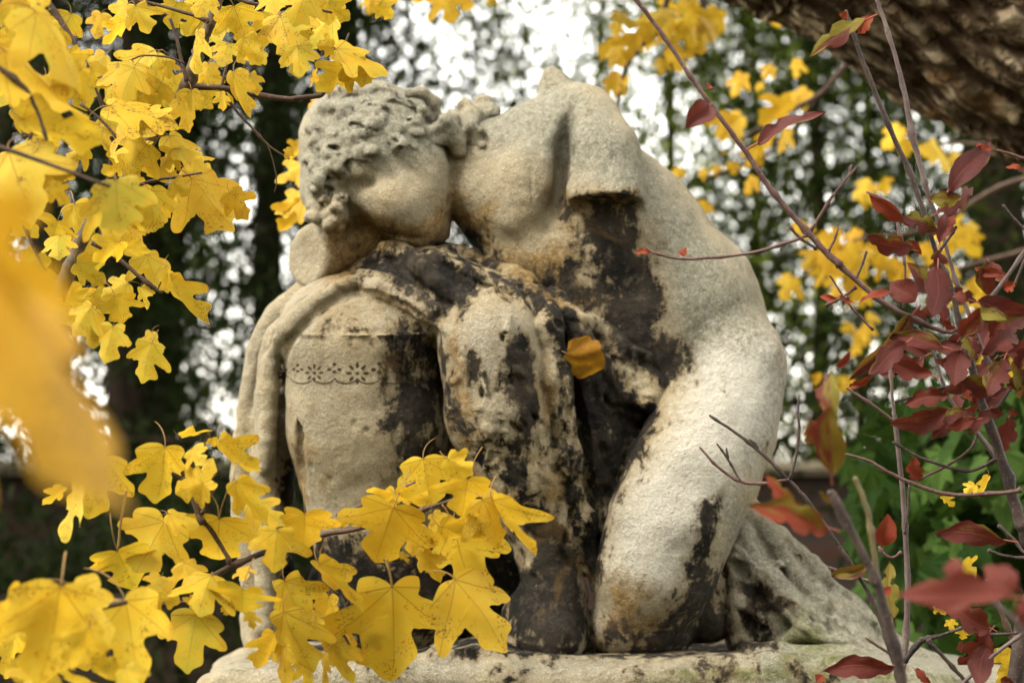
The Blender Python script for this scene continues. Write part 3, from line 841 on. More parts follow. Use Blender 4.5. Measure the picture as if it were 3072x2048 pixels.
def maple_leaf_mesh(name, seed, m=3, rings=6, fold_=0.25, droop=0.25, ripple=0.04, petiole=0.5, spread=1.0, half=None):
    """A field maple blade, stalk joint at the origin, main lobe along +Y; two slots: blade, stalk."""
    rg = random.Random(seed)
    H = np.array(half or HALF)
    sides = []
    for sgn in (1, -1):
        h = H.copy()
        lob = 1 + rg.uniform(-.14, .14); bas = 1 + rg.uniform(-.25, .2); sh = rg.uniform(.8, 1.2)
        if half is None: h[4:7] *= bas; h[7:13] *= lob; h[17:20, 0] *= sh; h[15:17, 0] *= rg.uniform(.8, 1.25)
        h[1:-1] += np.array([[rg.uniform(-.014, .014), rg.uniform(-.014, .014)] for _ in range(len(h) - 2)])
        a = np.arctan2(h[:, 0], h[:, 1]); q = np.hypot(h[:, 0], h[:, 1])
        a = a * (spread * rg.uniform(.93, 1.07))
        h = np.stack([q * np.sin(a) * sgn, q * np.cos(a)], 1)
        sides.append(catmull(h, m))
    ring = np.vstack([sides[0], sides[1][::-1][1:-1]])
    n = len(ring)
    cx, cy = 0.0, 0.26
    uv = [(cx, cy)]; 
    for k in range(1, rings + 1):
        t = (k / rings) ** 0.85
        uv += [(cx + (x - cx) * t, cy + (y - cy) * t) for x, y in ring]
    uv = np.array(uv)
    x, y = uv[:, 0], uv[:, 1]
    ph = rg.uniform(0, 6)
    q = np.hypot(x, y); a = np.arctan2(x, y)
    z = -fold_ * np.abs(x) ** 1.3 - droop * np.clip(y, 0, 2) ** 2 * 0.8 - 0.25 * droop * x * x
    z += ripple * np.sin(a * 5 + ph) * q ** 1.5 + ripple * 0.7 * np.sin(x * 9 + y * 7 + ph * 2) * q
    z += 0.10 * rg.uniform(-1, 1) * x * y * 2
    z += 0.02 * np.cos(a * 4.1) * np.minimum(q * 3, 1)
    v = np.stack([x, y, z], 1)
    tris = [(0, 1 + i, 1 + (i + 1) % n) for i in range(n)]
    quads = []
    for k in range(rings - 1):
        b0, b1 = 1 + k * n, 1 + (k + 1) * n
        quads += [(b0 + i, b1 + i, b1 + (i + 1) % n, b0 + (i + 1) % n) for i in range(n)]
    nb_v = len(v); nb_f = len(tris) + len(quads)
    # stalk
    pv, pq = [], []
    steps, sd = 8, 5
    bend = rg.uniform(-.7, .7)
    for i in range(steps + 1):
        t = i / steps
        c = (bend * t * t * petiole, -petiole * math.sin(t * 1.3) * .85, 0.004 - petiole * 1.0 * (1 - math.cos(t * 1.45)))
        r = 0.009 + 0.003 * t
        for j in range(sd):
            w = 2 * math.pi * j / sd
            pv.append((c[0] + r * math.cos(w), c[1], c[2] + r * math.sin(w)))
    for i in range(steps):
        for j in range(sd):
            a0 = nb_v + i * sd + j; a1 = nb_v + i * sd + (j + 1) % sd
            pq.append((a0, a0 + sd, a1 + sd, a1))
    V = np.vstack([v, pv]) if petiole > 0 else v
    me = mesh_np(name, V, quads + (pq if petiole > 0 else []), tris)
    uvl = me.uv_layers.new(name="UVMap")
    li = np.zeros(len(me.loops), np.int32); me.loops.foreach_get("vertex_index", li)
    full = np.vstack([uv, np.zeros((len(V) - nb_v, 2))])
    uvl.data.foreach_set("uv", full[li].astype(np.float32).ravel())
    if petiole > 0:
        vi = np.zeros(len(me.polygons), np.int32)
        ls = np.zeros(len(me.polygons), np.int32); me.polygons.foreach_get("loop_start", ls)
        vi = (li[ls] >= nb_v).astype(np.int32)
        me.polygons.foreach_set("material_index", vi)
    return me

def lance_mesh(name, seed, wid=0.3, curl=0.3, cup=0.4, nick=0.0, petiole=0.14):
    """A pointed oval leaf along +Y from its stalk, one unit long."""
    rg = random.Random(seed)
    n, mm = 22, 9
    v, uv, q = [], [], []
    ph = rg.uniform(0, 6)
    for i in range(n + 1):
        t = i / n
        w = wid * 0.5 * (math.sin(math.pi * min(1, t ** 0.82)) ** 0.8 if 0 < t < 1 else 0.0) + 0.004
        for j in range(mm):
            s = -1 + 2 * j / (mm - 1)
            ww = w
            if nick and abs(s) > 0.7:
                ww *= 1 - nick * max(0, math.sin(t * 17 + ph + (2 if s > 0 else 0)) - 0.2)
            x = s * ww
            z = cup * abs(x) ** 1.15 - curl * (t - 0.25) ** 2 + 0.03 * math.sin(t * 9 + ph + s * 2) * abs(s) + 0.9 * math.sin(ph) * x * t
            x += 0.03 * math.sin(t * 6 + ph)
            v.append((x + 0.05 * math.sin(ph) * t * t, petiole + t, z)); uv.append((s, t))
    for i in range(n):
        for j in range(mm - 1):
            a = i * mm + j
            q.append((a, a + 1, a + mm + 1, a + mm))
    nb = len(v); nf = len(q); sd = 5
    for i in range(5):
        t = i / 4
        for j in range(sd):
            w = 2 * math.pi * j / sd
            v.append((0.013 * math.cos(w), petiole * t * 1.3, -curl * 0.0625 + 0.013 * math.sin(w) - 0.1 * petiole * (1 - t))); uv.append((0, 0))
    for i in range(4):
        for j in range(sd):
            a0 = nb + i * sd + j; a1 = nb + i * sd + (j + 1) % sd
            q.append((a0, a1, a1 + sd, a0 + sd))
    me = mesh_np(name, v, q)
    uvl = me.uv_layers.new(name="UVMap")
    li = np.zeros(len(me.loops), np.int32); me.loops.foreach_get("vertex_index", li)
    uvl.data.foreach_set("uv", np.array(uv, np.float32)[li].ravel())
    mi = np.zeros(len(me.polygons), np.int32); mi[nf:] = 1
    me.polygons.foreach_set("material_index", mi)
    return me

def leaf_shader(t, col, trans, normal, rough=0.5, k=0.45, spec=0.12):
    d = t.principled(col, rough, normal, spec)
    tr = t.n("ShaderNodeBsdfTranslucent")
    t.put(tr.inputs[0], trans if hasattr(trans, 'is_output') else (*trans, 1))
    if normal is not None: t.put(tr.inputs['Normal'], normal)
    mx = t.n("ShaderNodeMixShader"); mx.inputs[0].default_value = k
    t.t.links.new(d, mx.inputs[1]); t.t.links.new(tr.outputs[0], mx.inputs[2])
    return mx.outputs[0]

def maple_material():
    t = Nt("yellow_maple_leaf")
    x, y, uvv = t.uv()
    oc = t.n("ShaderNodeSeparateColor"); t.t.links.new(t.info().outputs['Color'], oc.inputs[0])
    warm, green, spots = oc.outputs[0], oc.outputs[1], oc.outputs[2]
    # distance to the five main veins and their side veins
    vein = None
    for ang in (0, 50, -50, 83, -83):
        s, c = math.sin(R(ang)), math.cos(R(ang))
        al = t.m('ADD', t.m('MULTIPLY', x, s), t.m('MULTIPLY', y, c))
        ac = t.m('ABSOLUTE', t.m('SUBTRACT', t.m('MULTIPLY', x, c), t.m('MULTIPLY', y, s)))
        wv = t.m('ADD', 0.010, t.m('MULTIPLY', al, -0.006))
        k = t.m('SUBTRACT', 1.0, t.ramp(t.m('DIVIDE', ac, wv), 0.3, 1.3))
        k = t.m('MULTIPLY', k, t.m('GREATER_THAN', al, 0.0))
        # side veins leave at 45 degrees, only near their own main vein
        sv = t.m('ABSOLUTE', t.m('SUBTRACT', t.m('FRACT', t.m('MULTIPLY', t.m('SUBTRACT', al, t.m('MULTIPLY', ac, 1.1)), 6.5)), 0.5))
        sv = t.m('MULTIPLY', t.m('SUBTRACT', 1.0, t.ramp(sv, 0.0, 0.05)), t.m('LESS_THAN', t.m('DIVIDE', ac, t.m('ADD', al, 0.01)), 0.42))
        sv = t.m('MULTIPLY', t.m('MULTIPLY', sv, t.m('GREATER_THAN', al, 0.12)), 0.22)
        k = t.m('MAXIMUM', k, sv)
        vein = k if vein is None else t.m('MAXIMUM', vein, k)
    ob = t.obj()
    off = t.n("ShaderNodeVectorMath", operation='ADD')
    t.t.links.new(uvv, off.inputs[0]); t.t.links.new(t.info().outputs['Location'], off.inputs[1])
    p = off.outputs[0]
    big = t.noise(2.6, 3, 0.6, p)
    mid = t.noise(9, 4, 0.6, p)
    c = t.mix(t.ramp(big, 0.35, 0.68), (0.48, 0.315, 0.020), (0.54, 0.40, 0.042))
    c = t.mix(t.m('MULTIPLY', warm, 0.8), c, (0.4356, 0.1980, 0.0132))
    c = t.mix(t.ramp(warm, 1.0, 1.25), c, t.mix(mid, (0.15, 0.055, 0.006), (0.40, 0.20, 0.02)))
    gm = t.m('ADD', t.m('MULTIPLY', t.m('SUBTRACT', big, 0.5), 2.4), t.m('MULTIPLY', t.m('SUBTRACT', 0.5, t.m('ABSOLUTE', x)), 0.8))
    gm = t.m('MULTIPLY', t.ramp(gm, -0.3, 0.7), green)
    c = t.mix(t.m('MULTIPLY', gm, 0.85), c, (0.2376, 0.2442, 0.0198))
    c = t.mix(t.m('MULTIPLY', vein, 0.8), c, (0.2772, 0.1452, 0.0132))
    # brown specks, a few larger blotches
    clus = t.ramp(t.noise(2.8, 3, 0.6, p), 0.46, 0.58)
    sp = t.ramp(t.m('ADD', t.noise(34, 3, 0.7, p), t.m('MULTIPLY', t.m('MULTIPLY', spots, clus), 0.12)), 0.635, 0.675)
    sp = t.m('MULTIPLY', sp, t.m('ADD', 0.25, t.m('MULTIPLY', clus, 0.75)))
    c = t.mix(t.m('MULTIPLY', sp, 0.95), c, (0.1122, 0.0561, 0.0132))
    bl = t.ramp(t.noise(3.2, 5, 0.62, p), 0.66, 0.70)
    c = t.mix(t.m('MULTIPLY', bl, t.m('MULTIPLY', spots, 0.75)), c, (0.1320, 0.0858, 0.0297))
    r2 = t.m('ADD', t.m('MULTIPLY', x, x), t.m('POWER', t.m('SUBTRACT', y, 0.3), 2))
    edge = t.ramp(t.m('ADD', r2, t.m('MULTIPLY', t.m('SUBTRACT', mid, 0.5), 0.5)), 0.46, 0.62)
    c = t.mix(t.m('MULTIPLY', edge, t.m('MULTIPLY', spots, 0.55)), c, (0.2970, 0.1320, 0.0264))
    tr = t.mix(0.3, c, (0.5280, 0.2772, 0.0066))
    nb = t.bump(t.m('ADD', t.m('MULTIPLY', vein, -1.0), t.m('MULTIPLY', mid, 0.8)), 0.5, 0.0012)
    return t.done(leaf_shader(t, c, tr, nb, 0.55, 0.5))

def stalk_material(name, a, b):
    t = Nt(name)
    return t.done(t.principled(t.mix(t.noise(60), a, b), 0.6, None, 0.3))

def bark_twig(name, a, b, sp):
    t = Nt(name)
    c = t.mix(t.ramp(t.noise(45, 4, 0.6), 0.35, 0.65), a, b)
    c = t.mix(t.m('MULTIPLY', t.ramp(t.noise(380, 2, 0.5), 0.6, 0.68), 0.8), c, sp)
    return t.done(t.principled(c, 0.7, t.bump(t.noise(220, 3, 0.6), 0.6, 0.001), 0.25))

def red_material():
    t = Nt("red_shrub_leaf")
    s, l, uvv = t.uv()
    oc = t.n("ShaderNodeSeparateColor"); t.t.links.new(t.info().outputs['Color'], oc.inputs[0])
    red, green, light = oc.outputs[0], oc.outputs[1], oc.outputs[2]
    off = t.n("ShaderNodeVectorMath", operation='ADD')
    t.t.links.new(uvv, off.inputs[0]); t.t.links.new(t.info().outputs['Location'], off.inputs[1])
    p = off.outputs[0]
    a = t.m('ABSOLUTE', s)
    n1, n2 = t.noise(2.2, 4, 0.6, p), t.noise(9, 4, 0.65, p)
    c = t.mix(t.ramp(n1, 0.3, 0.7), (0.0311, 0.0075, 0.0070), (0.0560, 0.0141, 0.0117))
    c = t.mix(red, c, t.mix(n2, (0.1370, 0.0145, 0.0083), (0.1744, 0.0373, 0.0103)))
    c = t.mix(t.m('MULTIPLY', light, 0.8), c, (0.0997, 0.0353, 0.0311))
    gm = t.ramp(t.m('ADD', t.m('ADD', t.m('MULTIPLY', s, 0.5), t.m('MULTIPLY', t.m('SUBTRACT', n1, 0.5), 3)), t.m('MULTIPLY', green, 1.5)), 0.75, 1.15)
    c = t.mix(gm, c, t.mix(n2, (0.0540, 0.0581, 0.0083), (0.1495, 0.1163, 0.0125)))
    c = t.mix(t.m('MULTIPLY', t.ramp(n2, 0.6, 0.72), 0.35), c, (0.1370, 0.0830, 0.0373))
    vn = t.m('SUBTRACT', 1.0, t.ramp(a, 0.02, 0.07))
    sv = t.m('ABSOLUTE', t.m('SUBTRACT', t.m('FRACT', t.m('MULTIPLY', t.m('SUBTRACT', l, t.m('MULTIPLY', a, 0.16)), 8)), 0.5))
    vv = t.m('MAXIMUM', vn, t.m('MULTIPLY', t.m('SUBTRACT', 1.0, t.ramp(sv, 0.0, 0.09)), 0.3))
    c = t.mix(t.m('MULTIPLY', vv, 0.7), c, (0.1246, 0.0290, 0.0145))
    nb = t.bump(t.m('ADD', t.m('MULTIPLY', vv, -1.0), t.m('MULTIPLY', n2, 0.5)), 0.5, 0.0012)
    return t.done(leaf_shader(t, c, t.mix(0.4, c, (0.1662, 0.0249, 0.0083)), nb, 0.6, 0.28))

MAPLE = maple_material()
STALK = stalk_material("maple_stalk", (0.1346, 0.0634, 0.0119), (0.1822, 0.1109, 0.0238))
REDM = red_material()
REDSTALK = stalk_material("red_stalk", (0.1584, 0.0277, 0.0158), (0.1822, 0.0554, 0.0317))
BROWN = bark_twig("brown_twig", (0.0337, 0.0178, 0.0099), (0.0594, 0.0337, 0.0198), (0.1188, 0.0871, 0.0594))
LIMB = bark_twig("maple_limb", (0.0356, 0.0218, 0.0099), (0.0832, 0.0554, 0.0257), (0.0198, 0.0139, 0.0079))
REDTWIG = bark_twig("red_twig", (0.0495, 0.0204, 0.0158), (0.0891, 0.0495, 0.0413), (0.1386, 0.1056, 0.0891))
DARKTWIG = bark_twig("dark_twig", (0.0181, 0.0115, 0.0092), (0.0429, 0.0271, 0.0204), (0.0990, 0.0759, 0.0594))
GREYTWIG = bark_twig("grey_twig", (0.0660, 0.0429, 0.0379), (0.1122, 0.0825, 0.0726), (0.0330, 0.0215, 0.0165))

def basis(px0, py0, px1, py1, d, L0, W, wn, ln, rg, tilt_sign=None, roll_sign=None):
    """Frame and size of a leaf whose joint and tip show at the two points and whose blade shows W wide."""
    S = mpp(d)
    L = math.hypot(px1 - px0, py1 - py0)
    s = max(L / ln, W / wn)
    ct = min(1.0, L / (s * ln)); cr = min(1.0, max(0.12, W / (s * wn)))
    tilt = math.acos(ct) * (tilt_sign if tilt_sign else rg.choice((-1, 1)))
    roll = math.acos(cr) * (roll_sign if roll_sign else rg.choice((-1, 1)))
    ey = RT * (px1 - px0) / max(L, 1e-6) - UP * (py1 - py0) / max(L, 1e-6)
    ez = -FW
    ex = np.cross(ey, ez)
    yy = ey * math.cos(tilt) + ez * math.sin(tilt)
    zz = ez * math.cos(tilt) - ey * math.sin(tilt)
    xx = ex * math.cos(roll) - zz * math.sin(roll)
    zz = zz * math.cos(roll) + ex * math.sin(roll)
    M = np.eye(4); M[:3, 0], M[:3, 1], M[:3, 2] = xx, yy, zz
    return Matrix(M.tolist()), s * S

def pick(v, rg): return v if v is not None else rg.random()

class Plant:
    """A branch or shrub: an Empty at its base, stems, twigs and leaves under it."""
    def __init__(s, name, base, label, cat, group=None):
        s.o = empty(name, base); tag(s.o, label, cat, group)
        s.base = np.array(base); s.rg = random.Random(name + label)
    def twig(s, name, pts, mat, d=None, nodes=0.0, m=5, sides=8, parent=None):
        """pts of (px, py, r_px) or (px, py, r_px, d): a rod through them."""
        q = np.array([(p[0], p[1], p[2], p[3] if len(p) > 3 else d) for p in pts], float)
        q = catmull(q, m)
        C = at(q[:, 0], q[:, 1], q[:, 3]) - s.base
        r = np.maximum(q[:, 2], 1.2) * mpp(q[:, 3])
        n = len(C)
        rg = np.random.default_rng(int(abs(q[0, 0] * 13 + q[0, 1])) % 99991)
        C = C + rg.standard_normal(C.shape) * r[:, None] * 0.10
        if nodes:
            cum = np.concatenate([[0], np.cumsum(np.linalg.norm(np.diff(C, axis=0), axis=1))])
            ph = (cum / nodes) % 1.0
            r = r * (1 + 0.55 * np.exp(-((np.minimum(ph, 1 - ph)) / 0.07) ** 2))
        T = np.gradient(C, axis=0); T /= np.linalg.norm(T, axis=1)[:, None] + 1e-9
        A = np.cross(T, [0.3, 1, 0.2]); A /= np.linalg.norm(A, axis=1)[:, None] + 1e-9
        B = np.cross(T, A)
        w = np.linspace(0, 2 * math.pi, sides, endpoint=False)
        V = C[:, None] + r[:, None, None] * (A[:, None] * np.cos(w)[None, :, None] + B[:, None] * np.sin(w)[None, :, None])
        V = V.reshape(-1, 3)
        Q = [(i * sides + j, (i + 1) * sides + j, (i + 1) * sides + (j + 1) % sides, i * sides + (j + 1) % sides) for i in range(n - 1) for j in range(sides)]
        V = np.vstack([V, C[0] - T[0] * r[0] * .5, C[-1] + T[-1] * r[-1] * 0.8])
        e = len(V) - 2
        tr = [(e, j, (j + 1) % sides) for j in range(sides)] + [(e + 1, (n - 1) * sides + (j + 1) % sides, (n - 1) * sides + j) for j in range(sides)]
        return link(name, mesh_np(name, V, Q, tr), mat, parent or s.o)
    def leaf(s, me, px0, py0, px1, py1, W, d, wn, ln, mats, color, parent=None, ts=None, rs=None, label=None):
        M, sc = basis(px0, py0, px1, py1, d, 1, W, wn, ln, s.rg, ts, rs)
        o = bpy.data.objects.new("leaf", me)
        if not me.materials:
            for m in mats: me.materials.append(m)
        loc = at(px0, py0, d) - s.base
        o.matrix_local = Matrix.Translation(loc) @ M @ Matrix.Scale(sc, 4)
        o.color = (*color, 1)
        o.parent = s.o
        if label: o['label'] = label
        COL.objects.link(o)
        return o
    def maple(s, pts, d, cr=None, jit=0.05, petiole=True, detail=True, warm=0.14, green=0.48, spots=0.75, label=None):
        """pts of (joint x, y, tip x, y, width[, green[, warm[, d]]]) in crop or photo pixels."""
        sc = 1.0
        if cr: 
            a, b = cr(0, 0), cr(100, 0); sc = (b[0] - a[0]) / 100
        for p in pts:
            x0, y0 = cr(p[0], p[1]) if cr else p[:2]
            x1, y1 = cr(p[2], p[3]) if cr else p[2:4]
            g = p[5] if len(p) > 5 and p[5] is not None else max(0, s.rg.gauss(green, 0.2))
            w = p[6] if len(p) > 6 and p[6] is not None else max(0, s.rg.gauss(warm, 0.12))
            dd = p[7] if len(p) > 7 else d + s.rg.uniform(-jit, jit)
            if detail:
                me = maple_leaf_mesh("leaf", s.rg.randrange(10 ** 6), 3, 6, s.rg.uniform(.05, .38), s.rg.uniform(.0, .32), s.rg.uniform(.025, .07),
                                     s.rg.uniform(.3, .55) if petiole else 0, s.rg.uniform(.92, 1.12))
            else:
                me = FAR_LEAVES[s.rg.randrange(len(FAR_LEAVES))]
            s.leaf(me, x0, y0, x1, y1, p[4] * sc, dd, 1.13, 0.94, [MAPLE, STALK], (min(w, 1), min(g, 1), min(1, max(0, s.rg.gauss(spots, .25)))))
    def red(s, pts, d, cr, jit=0.03):
        """pts of (base x, y, tip x, y, width, red, green, light[, d])"""
        a, b = cr(0, 0), cr(100, 0); sc = (b[0] - a[0]) / 100
        for p in pts:
            x0, y0 = cr(p[0], p[1]); x1, y1 = cr(p[2], p[3])
            dd = p[8] if len(p) > 8 else d + s.rg.uniform(-jit, jit)
            L = math.hypot(x1 - x0, y1 - y0); W = p[4] * sc
            asp = min(0.85, max(0.3, W / L * 1.15 if L else 0.4))
            me = lance_mesh("leaf", s.rg.randrange(10 ** 6), asp, s.rg.uniform(-.3, .7), s.rg.uniform(.1, 1.0), s.rg.choice((.1, .3, .5, .8)), 0.16)
            s.leaf(me, x0, y0, x1, y1, W, dd, asp * 0.93, 1.14, [REDM, REDSTALK], (p[5], p[6], p[7]))

FAR_LEAVES = [maple_leaf_mesh("leaf", 900 + i, 2, 3, .2 + .1 * (i % 3), .15 + .1 * (i % 2), .05, 0, .95) for i in range(5)]
# ------------------------------------------------------------------ the maple branches in front, left
T = lambda cr, *p: [(*cr(x, y), r / ((cr(100, 0)[0] - cr(0, 0)[0]) and 100 / (cr(100, 0)[0] - cr(0, 0)[0]))) for x, y, r in p]

up = Plant("maple_branch", at(150, 900, 3.0), "thick brown maple limb with a dense mass of yellow leaves rising beside the statue's head", "branch", "yellow maple branches")
up.twig("limb", T(A_, (240,1480,38),(340,1230,36),(450,1020,34),(590,860,32),(690,680,31),(830,500,30),(890,380,34),(940,230,28),(990,110,26),(1040,-60,24)), LIMB, 3.02, 0, 8, 12)
up.twig("twig", T(A_, (895,405,16),(1080,420,14),(1300,462,13),(1450,458,12),(1520,440,11),(1560,360,9),(1600,270,7),(1640,160,5)), BROWN, 3.05, .09)
up.twig("twig", T(A_, (880,380,10),(850,270,9),(828,170,8),(800,90,7)), BROWN, 2.98, .08)
up.twig("twig", T(A_, (1040,420,8),(1058,340,7),(1078,270,5)), BROWN, 3.05, .07)
up.twig("twig", T(A_, (1050,430,8),(1110,520,7),(1190,605,6),(1270,690,5),(1360,748,4)), BROWN, 3.06, .07)
up.twig("twig", T(A_, (1258,675,4),(1285,760,3),(1302,850,3),(1290,905,2)), BROWN, 3.06)
up.twig("twig", T(A_, (440,1140,13),(580,1235,11),(680,1320,10),(760,1375,9)), BROWN, 2.98, .08)
up.twig("twig", T(A_, (560,660,8),(470,560,7),(380,490,6)), BROWN, 2.92, .06)
up.twig("twig", T(A_, (870,300,5),(790,270,5),(680,262,4),(620,280,4)), BROWN, 2.95)
up.twig("twig", T(A_, (600,890,9),(720,850,8),(850,830,6),(950,812,5)), BROWN, 2.95, .06)
up.twig("twig", T(A_, (1030,-40,10),(1200,20,9),(1400,30,8),(1560,60,6)), BROWN, 2.95, .08)
up.twig("twig", T(A_, (980,100,10),(800,40,8),(640,0,7),(560,-40,6)), BROWN, 2.92, .08)
up.maple([
 (690,680,560,810,250),(735,790,720,872,200),(690,690,520,700,120),(800,640,970,770,130),(840,700,1005,735,90),(640,545,700,652,310),(520,500,830,560,170),
 (600,300,590,485,270),(630,320,560,470,180),(790,290,790,366,95),(640,30,700,150,160),(600,20,500,130,140),(590,100,508,214,60),(830,10,785,132,175),
 (980,-20,940,66,160),(1100,30,1150,190,235),(1320,75,1380,250,270,.55),(1400,215,1420,362,190),(1150,180,1220,302,160),(1080,205,1060,292,190,.7),
 (900,430,905,576,112),(1100,340,1145,545,150),(1040,440,1060,515,60),(1180,350,1215,440,90),(980,300,970,395,100),(930,150,890,330,90),
 (760,390,690,480,190),(700,250,540,400,110),(380,560,420,655,85),(470,600,500,712,110),(620,590,600,680,100),(850,470,905,608,80),
 (840,720,760,780,120),(900,840,1100,1065,235),(1080,905,1160,1030,150,.2,.5),(700,900,730,1078,195),(650,960,640,1046,40),
 (270,1040,230,1118,180),(280,1110,290,1196,170,.9),(360,1240,470,1345,150,.75),(560,1140,460,1245,120),(600,1165,700,1190,60),(540,1390,560,1525,200),(600,1330,480,1400,150),
 (665,1350,690,1450,90),(690,1200,740,1345,150),(790,1330,955,1530,120),(780,1260,800,1370,70),(430,1440,340,1568,170),(330,1390,430,1450,110),(250,1430,300,1520,110),
 (1440,-30,1390,110,190),(1530,-20,1540,110,170),(1280,-20,1300,50,160),(1470,360,1500,372,70,0,.6),(1370,700,1345,740,60,0,.4),
 (100,1020,140,1075,90),(410,700,330,760,130),(820,860,880,915,110)], 2.95, A_, .09)
bk = Plant("maple_branch", at(60, -300, 3.2), "dense screen of smaller yellow leaves filling the upper left behind the thick limb", "branch", "yellow maple branches")
bk.twig("twig", [(60,-300,12),(120,-40,10),(240,160,8),(330,420,6),(300,700,5)], BROWN, 3.25, .08)
bk.twig("twig", [(60,-300,12),(300,-60,9),(560,60,8),(860,40,5)], BROWN, 3.25, .08)
bk.twig("twig", [(240,160,7),(120,330,6),(60,620,5),(180,900,4)], BROWN, 3.22, .08)
brg = random.Random(21); bl_ = []
BAND = [(0,0),(1100,0),(1150,80),(1000,210),(760,150),(640,250),(600,330),(560,420),(640,560),(560,640),(420,620),(330,760),(420,900),(560,1000),(420,1060),(240,960),(0,960)]
while len(bl_) < 62:
    x, y = brg.uniform(0, 1120), brg.uniform(-20, 1040)
    if sd_poly(np.array([x]), np.array([y]), BAND)[0] < 10 or (450 < x < 700 and 300 < y < 420): continue
    a_ = R(brg.gauss(85, 45)); l_ = brg.uniform(70, 120)
    bl_.append((x, y, x + l_ * math.cos(a_), y + l_ * math.sin(a_), l_ * brg.uniform(.8, 1.45)))
bk.maple(bl_, 3.22, None, .08, green=.45)
# leaves reaching past the head
up.maple([(640,250,440,400,0)][:0] + [(565,330,445,470,150),(560,340,690,410,170),(520,250,770,360,190),(500,240,420,235,90),(310,230,320,385,150),(250,80,360,230,210,.6),(150,60,190,210,160),(480,20,570,105,110),(740,20,800,90,120)], 3.0, G_, .05)
up.maple([(1430,690,1345,740,90,0,.35,3.75),(1425,780,1300,850,120,0,.35,3.78),(1440,920,1300,1000,150,0,.35,3.75),(1440,960,1340,1095,110,0,.3,3.76),(1500,470,1450,505,60,0,.9,3.72)], 3.75, A_)
# nearer leaves on the same limb's side shoots, left edge
near = Plant("maple_branch", at(-300, 300, 2.3), "nearer maple spray of large soft-focus yellow leaves crossing the upper left edge", "branch", "yellow maple branches")
near.twig("twig", [(-320,120,12),(-60,180,10),(60,250,8),(110,330,6),(140,420,5)], BROWN, 2.35, .06)
near.twig("twig", [(-320,380,10),(-100,420,9),(40,455,7),(330,560,5)], BROWN, 2.3, .06)
near.maple([(30,20,95,190,130,.6),(170,60,400,350,170,.45),(150,-40,240,20,160,.3),(50,-60,120,60,160,.4),(20,240,390,555,170,.05,.3),(110,560,440,690,190,.3),(40,715,180,1010,470,.15),
  (545,850,585,1070,340,.8),(455,955,545,1125,235,.2),(380,330,270,450,170,.5),(250,380,190,480,150,.2),(60,350,20,420,120,.8),(0,430,10,445,60,.3),(130,480,200,560,140,.9),(-20,180,60,260,100,0,.3),(240,880,310,960,120,.2),(90,960,60,1020,120,.2)], 2.45, A_, .1)
# the very near leaf, far out of focus
blur = Plant("maple_branch", at(-500, 700, 0.98), "huge out-of-focus orange-yellow leaf closest to the lens on the left edge", "branch", "yellow maple branches")
blur.twig("twig", [(-480,560,16),(-330,640,14),(-200,740,10)], BROWN, 0.97, 0)
blur.maple([(-120,720,425,1450,350,.0,.75,.91),(-180,1000,-5,1590,300,.0,.8,.94),(-190,640,150,980,300,.0,.7,.93)], 0.98, None, 0, petiole=False, green=0)

low = Plant("maple_branch", at(-200, 1830, 2.4), "long low maple branch of spotted yellow leaves hanging across the statue's knees and plinth", "branch", "yellow maple branches")
low.twig("branch", [(-220,1880,14),(0,1830,12),(240,1800,11),(480,1800,10),(690,1700,9),(800,1655,9),(970,1602,8),(1060,1588,7),(1270,1527,6),(1370,1495,5)], BROWN, 2.73, .07)
low.twig("twig", T(B_, (905,850,15),(865,740,13),(825,660,12),(785,635,10),(700,595,8),(625,565,7)), BROWN, 2.71, .05)
low.twig("twig", T(B_, (915,840,12),(960,900,12),(1020,1000,10),(1030,1035,10)), BROWN, 2.72, .05)
low.twig("twig", T(B_, (820,632,9),(870,570,8),(918,492,6),(940,440,5)), BROWN, 2.71, .05)
low.twig("twig", T(B_, (905,808,9),(935,740,7),(965,705,5)), BROWN, 2.71, .04)
low.twig("twig", T(B_, (600,1220,12),(700,1215,11),(800,1215,10),(940,1150,9)), BROWN, 2.74, .05)
low.twig("twig", T(C_, (610,578,10),(740,528,10),(905,462,9),(1000,415,8),(1072,385,6)), REDTWIG, 2.73, .05)
low.twig("twig", T(C_, (420,1100,5),(500,1150,5),(560,1250,5),(590,1330,4)), STALK, 2.71)
low.twig("twig", T(C_, (905,832,7),(918,900,7),(930,960,7),(936,1003,7)), STALK, 2.68)
low.twig("twig", T(C_, (545,725,5),(515,790,5),(508,862,5)), STALK, 2.71)
low.twig("twig", T(B_, (568,705,6),(545,830,6),(528,975,6)), STALK, 2.69)
low.twig("twig", T(C_, (1232,518,6),(1262,560,6),(1285,632,5)), STALK, 2.71)
low.twig("twig", T(B_, (940,712,4),(975,770,4),(982,830,4)), STALK, 2.70)
low.maple([(470,560,400,822,320),(740,510,715,752,240),(350,690,285,922,120,.5),(280,690,210,780,70,.7),(910,672,775,720,190,.0,.0),(870,690,950,565,120,.0),(820,460,945,435,40,.3),(860,520,910,580,120),(990,485,1130,640,140),(950,470,960,510,60),
  (1060,665,1180,850,190,.4),(1120,760,1275,850,120,.5),(740,845,640,1045,320),(985,832,945,1085,390,.4),(1245,885,1225,1062,210,.3),(528,978,570,1155,320),(720,1090,680,1158,110),(760,810,890,850,80),
  (830,1030,870,1130,150,.2),(950,1085,915,1225,270),(1090,1150,1065,1285,260),(880,1262,850,1490,300),(1090,1050,1100,1085,100,0,.5),(690,1150,800,1200,140,.1),(900,1210,850,1290,130,.5),
  (350,1400,370,1520,190),(60,1350,50,1540,120,.4),(1010,1225,1020,1262,40,.4),(1120,1250,1130,1325,80,.2)], 2.66, B_, .05)
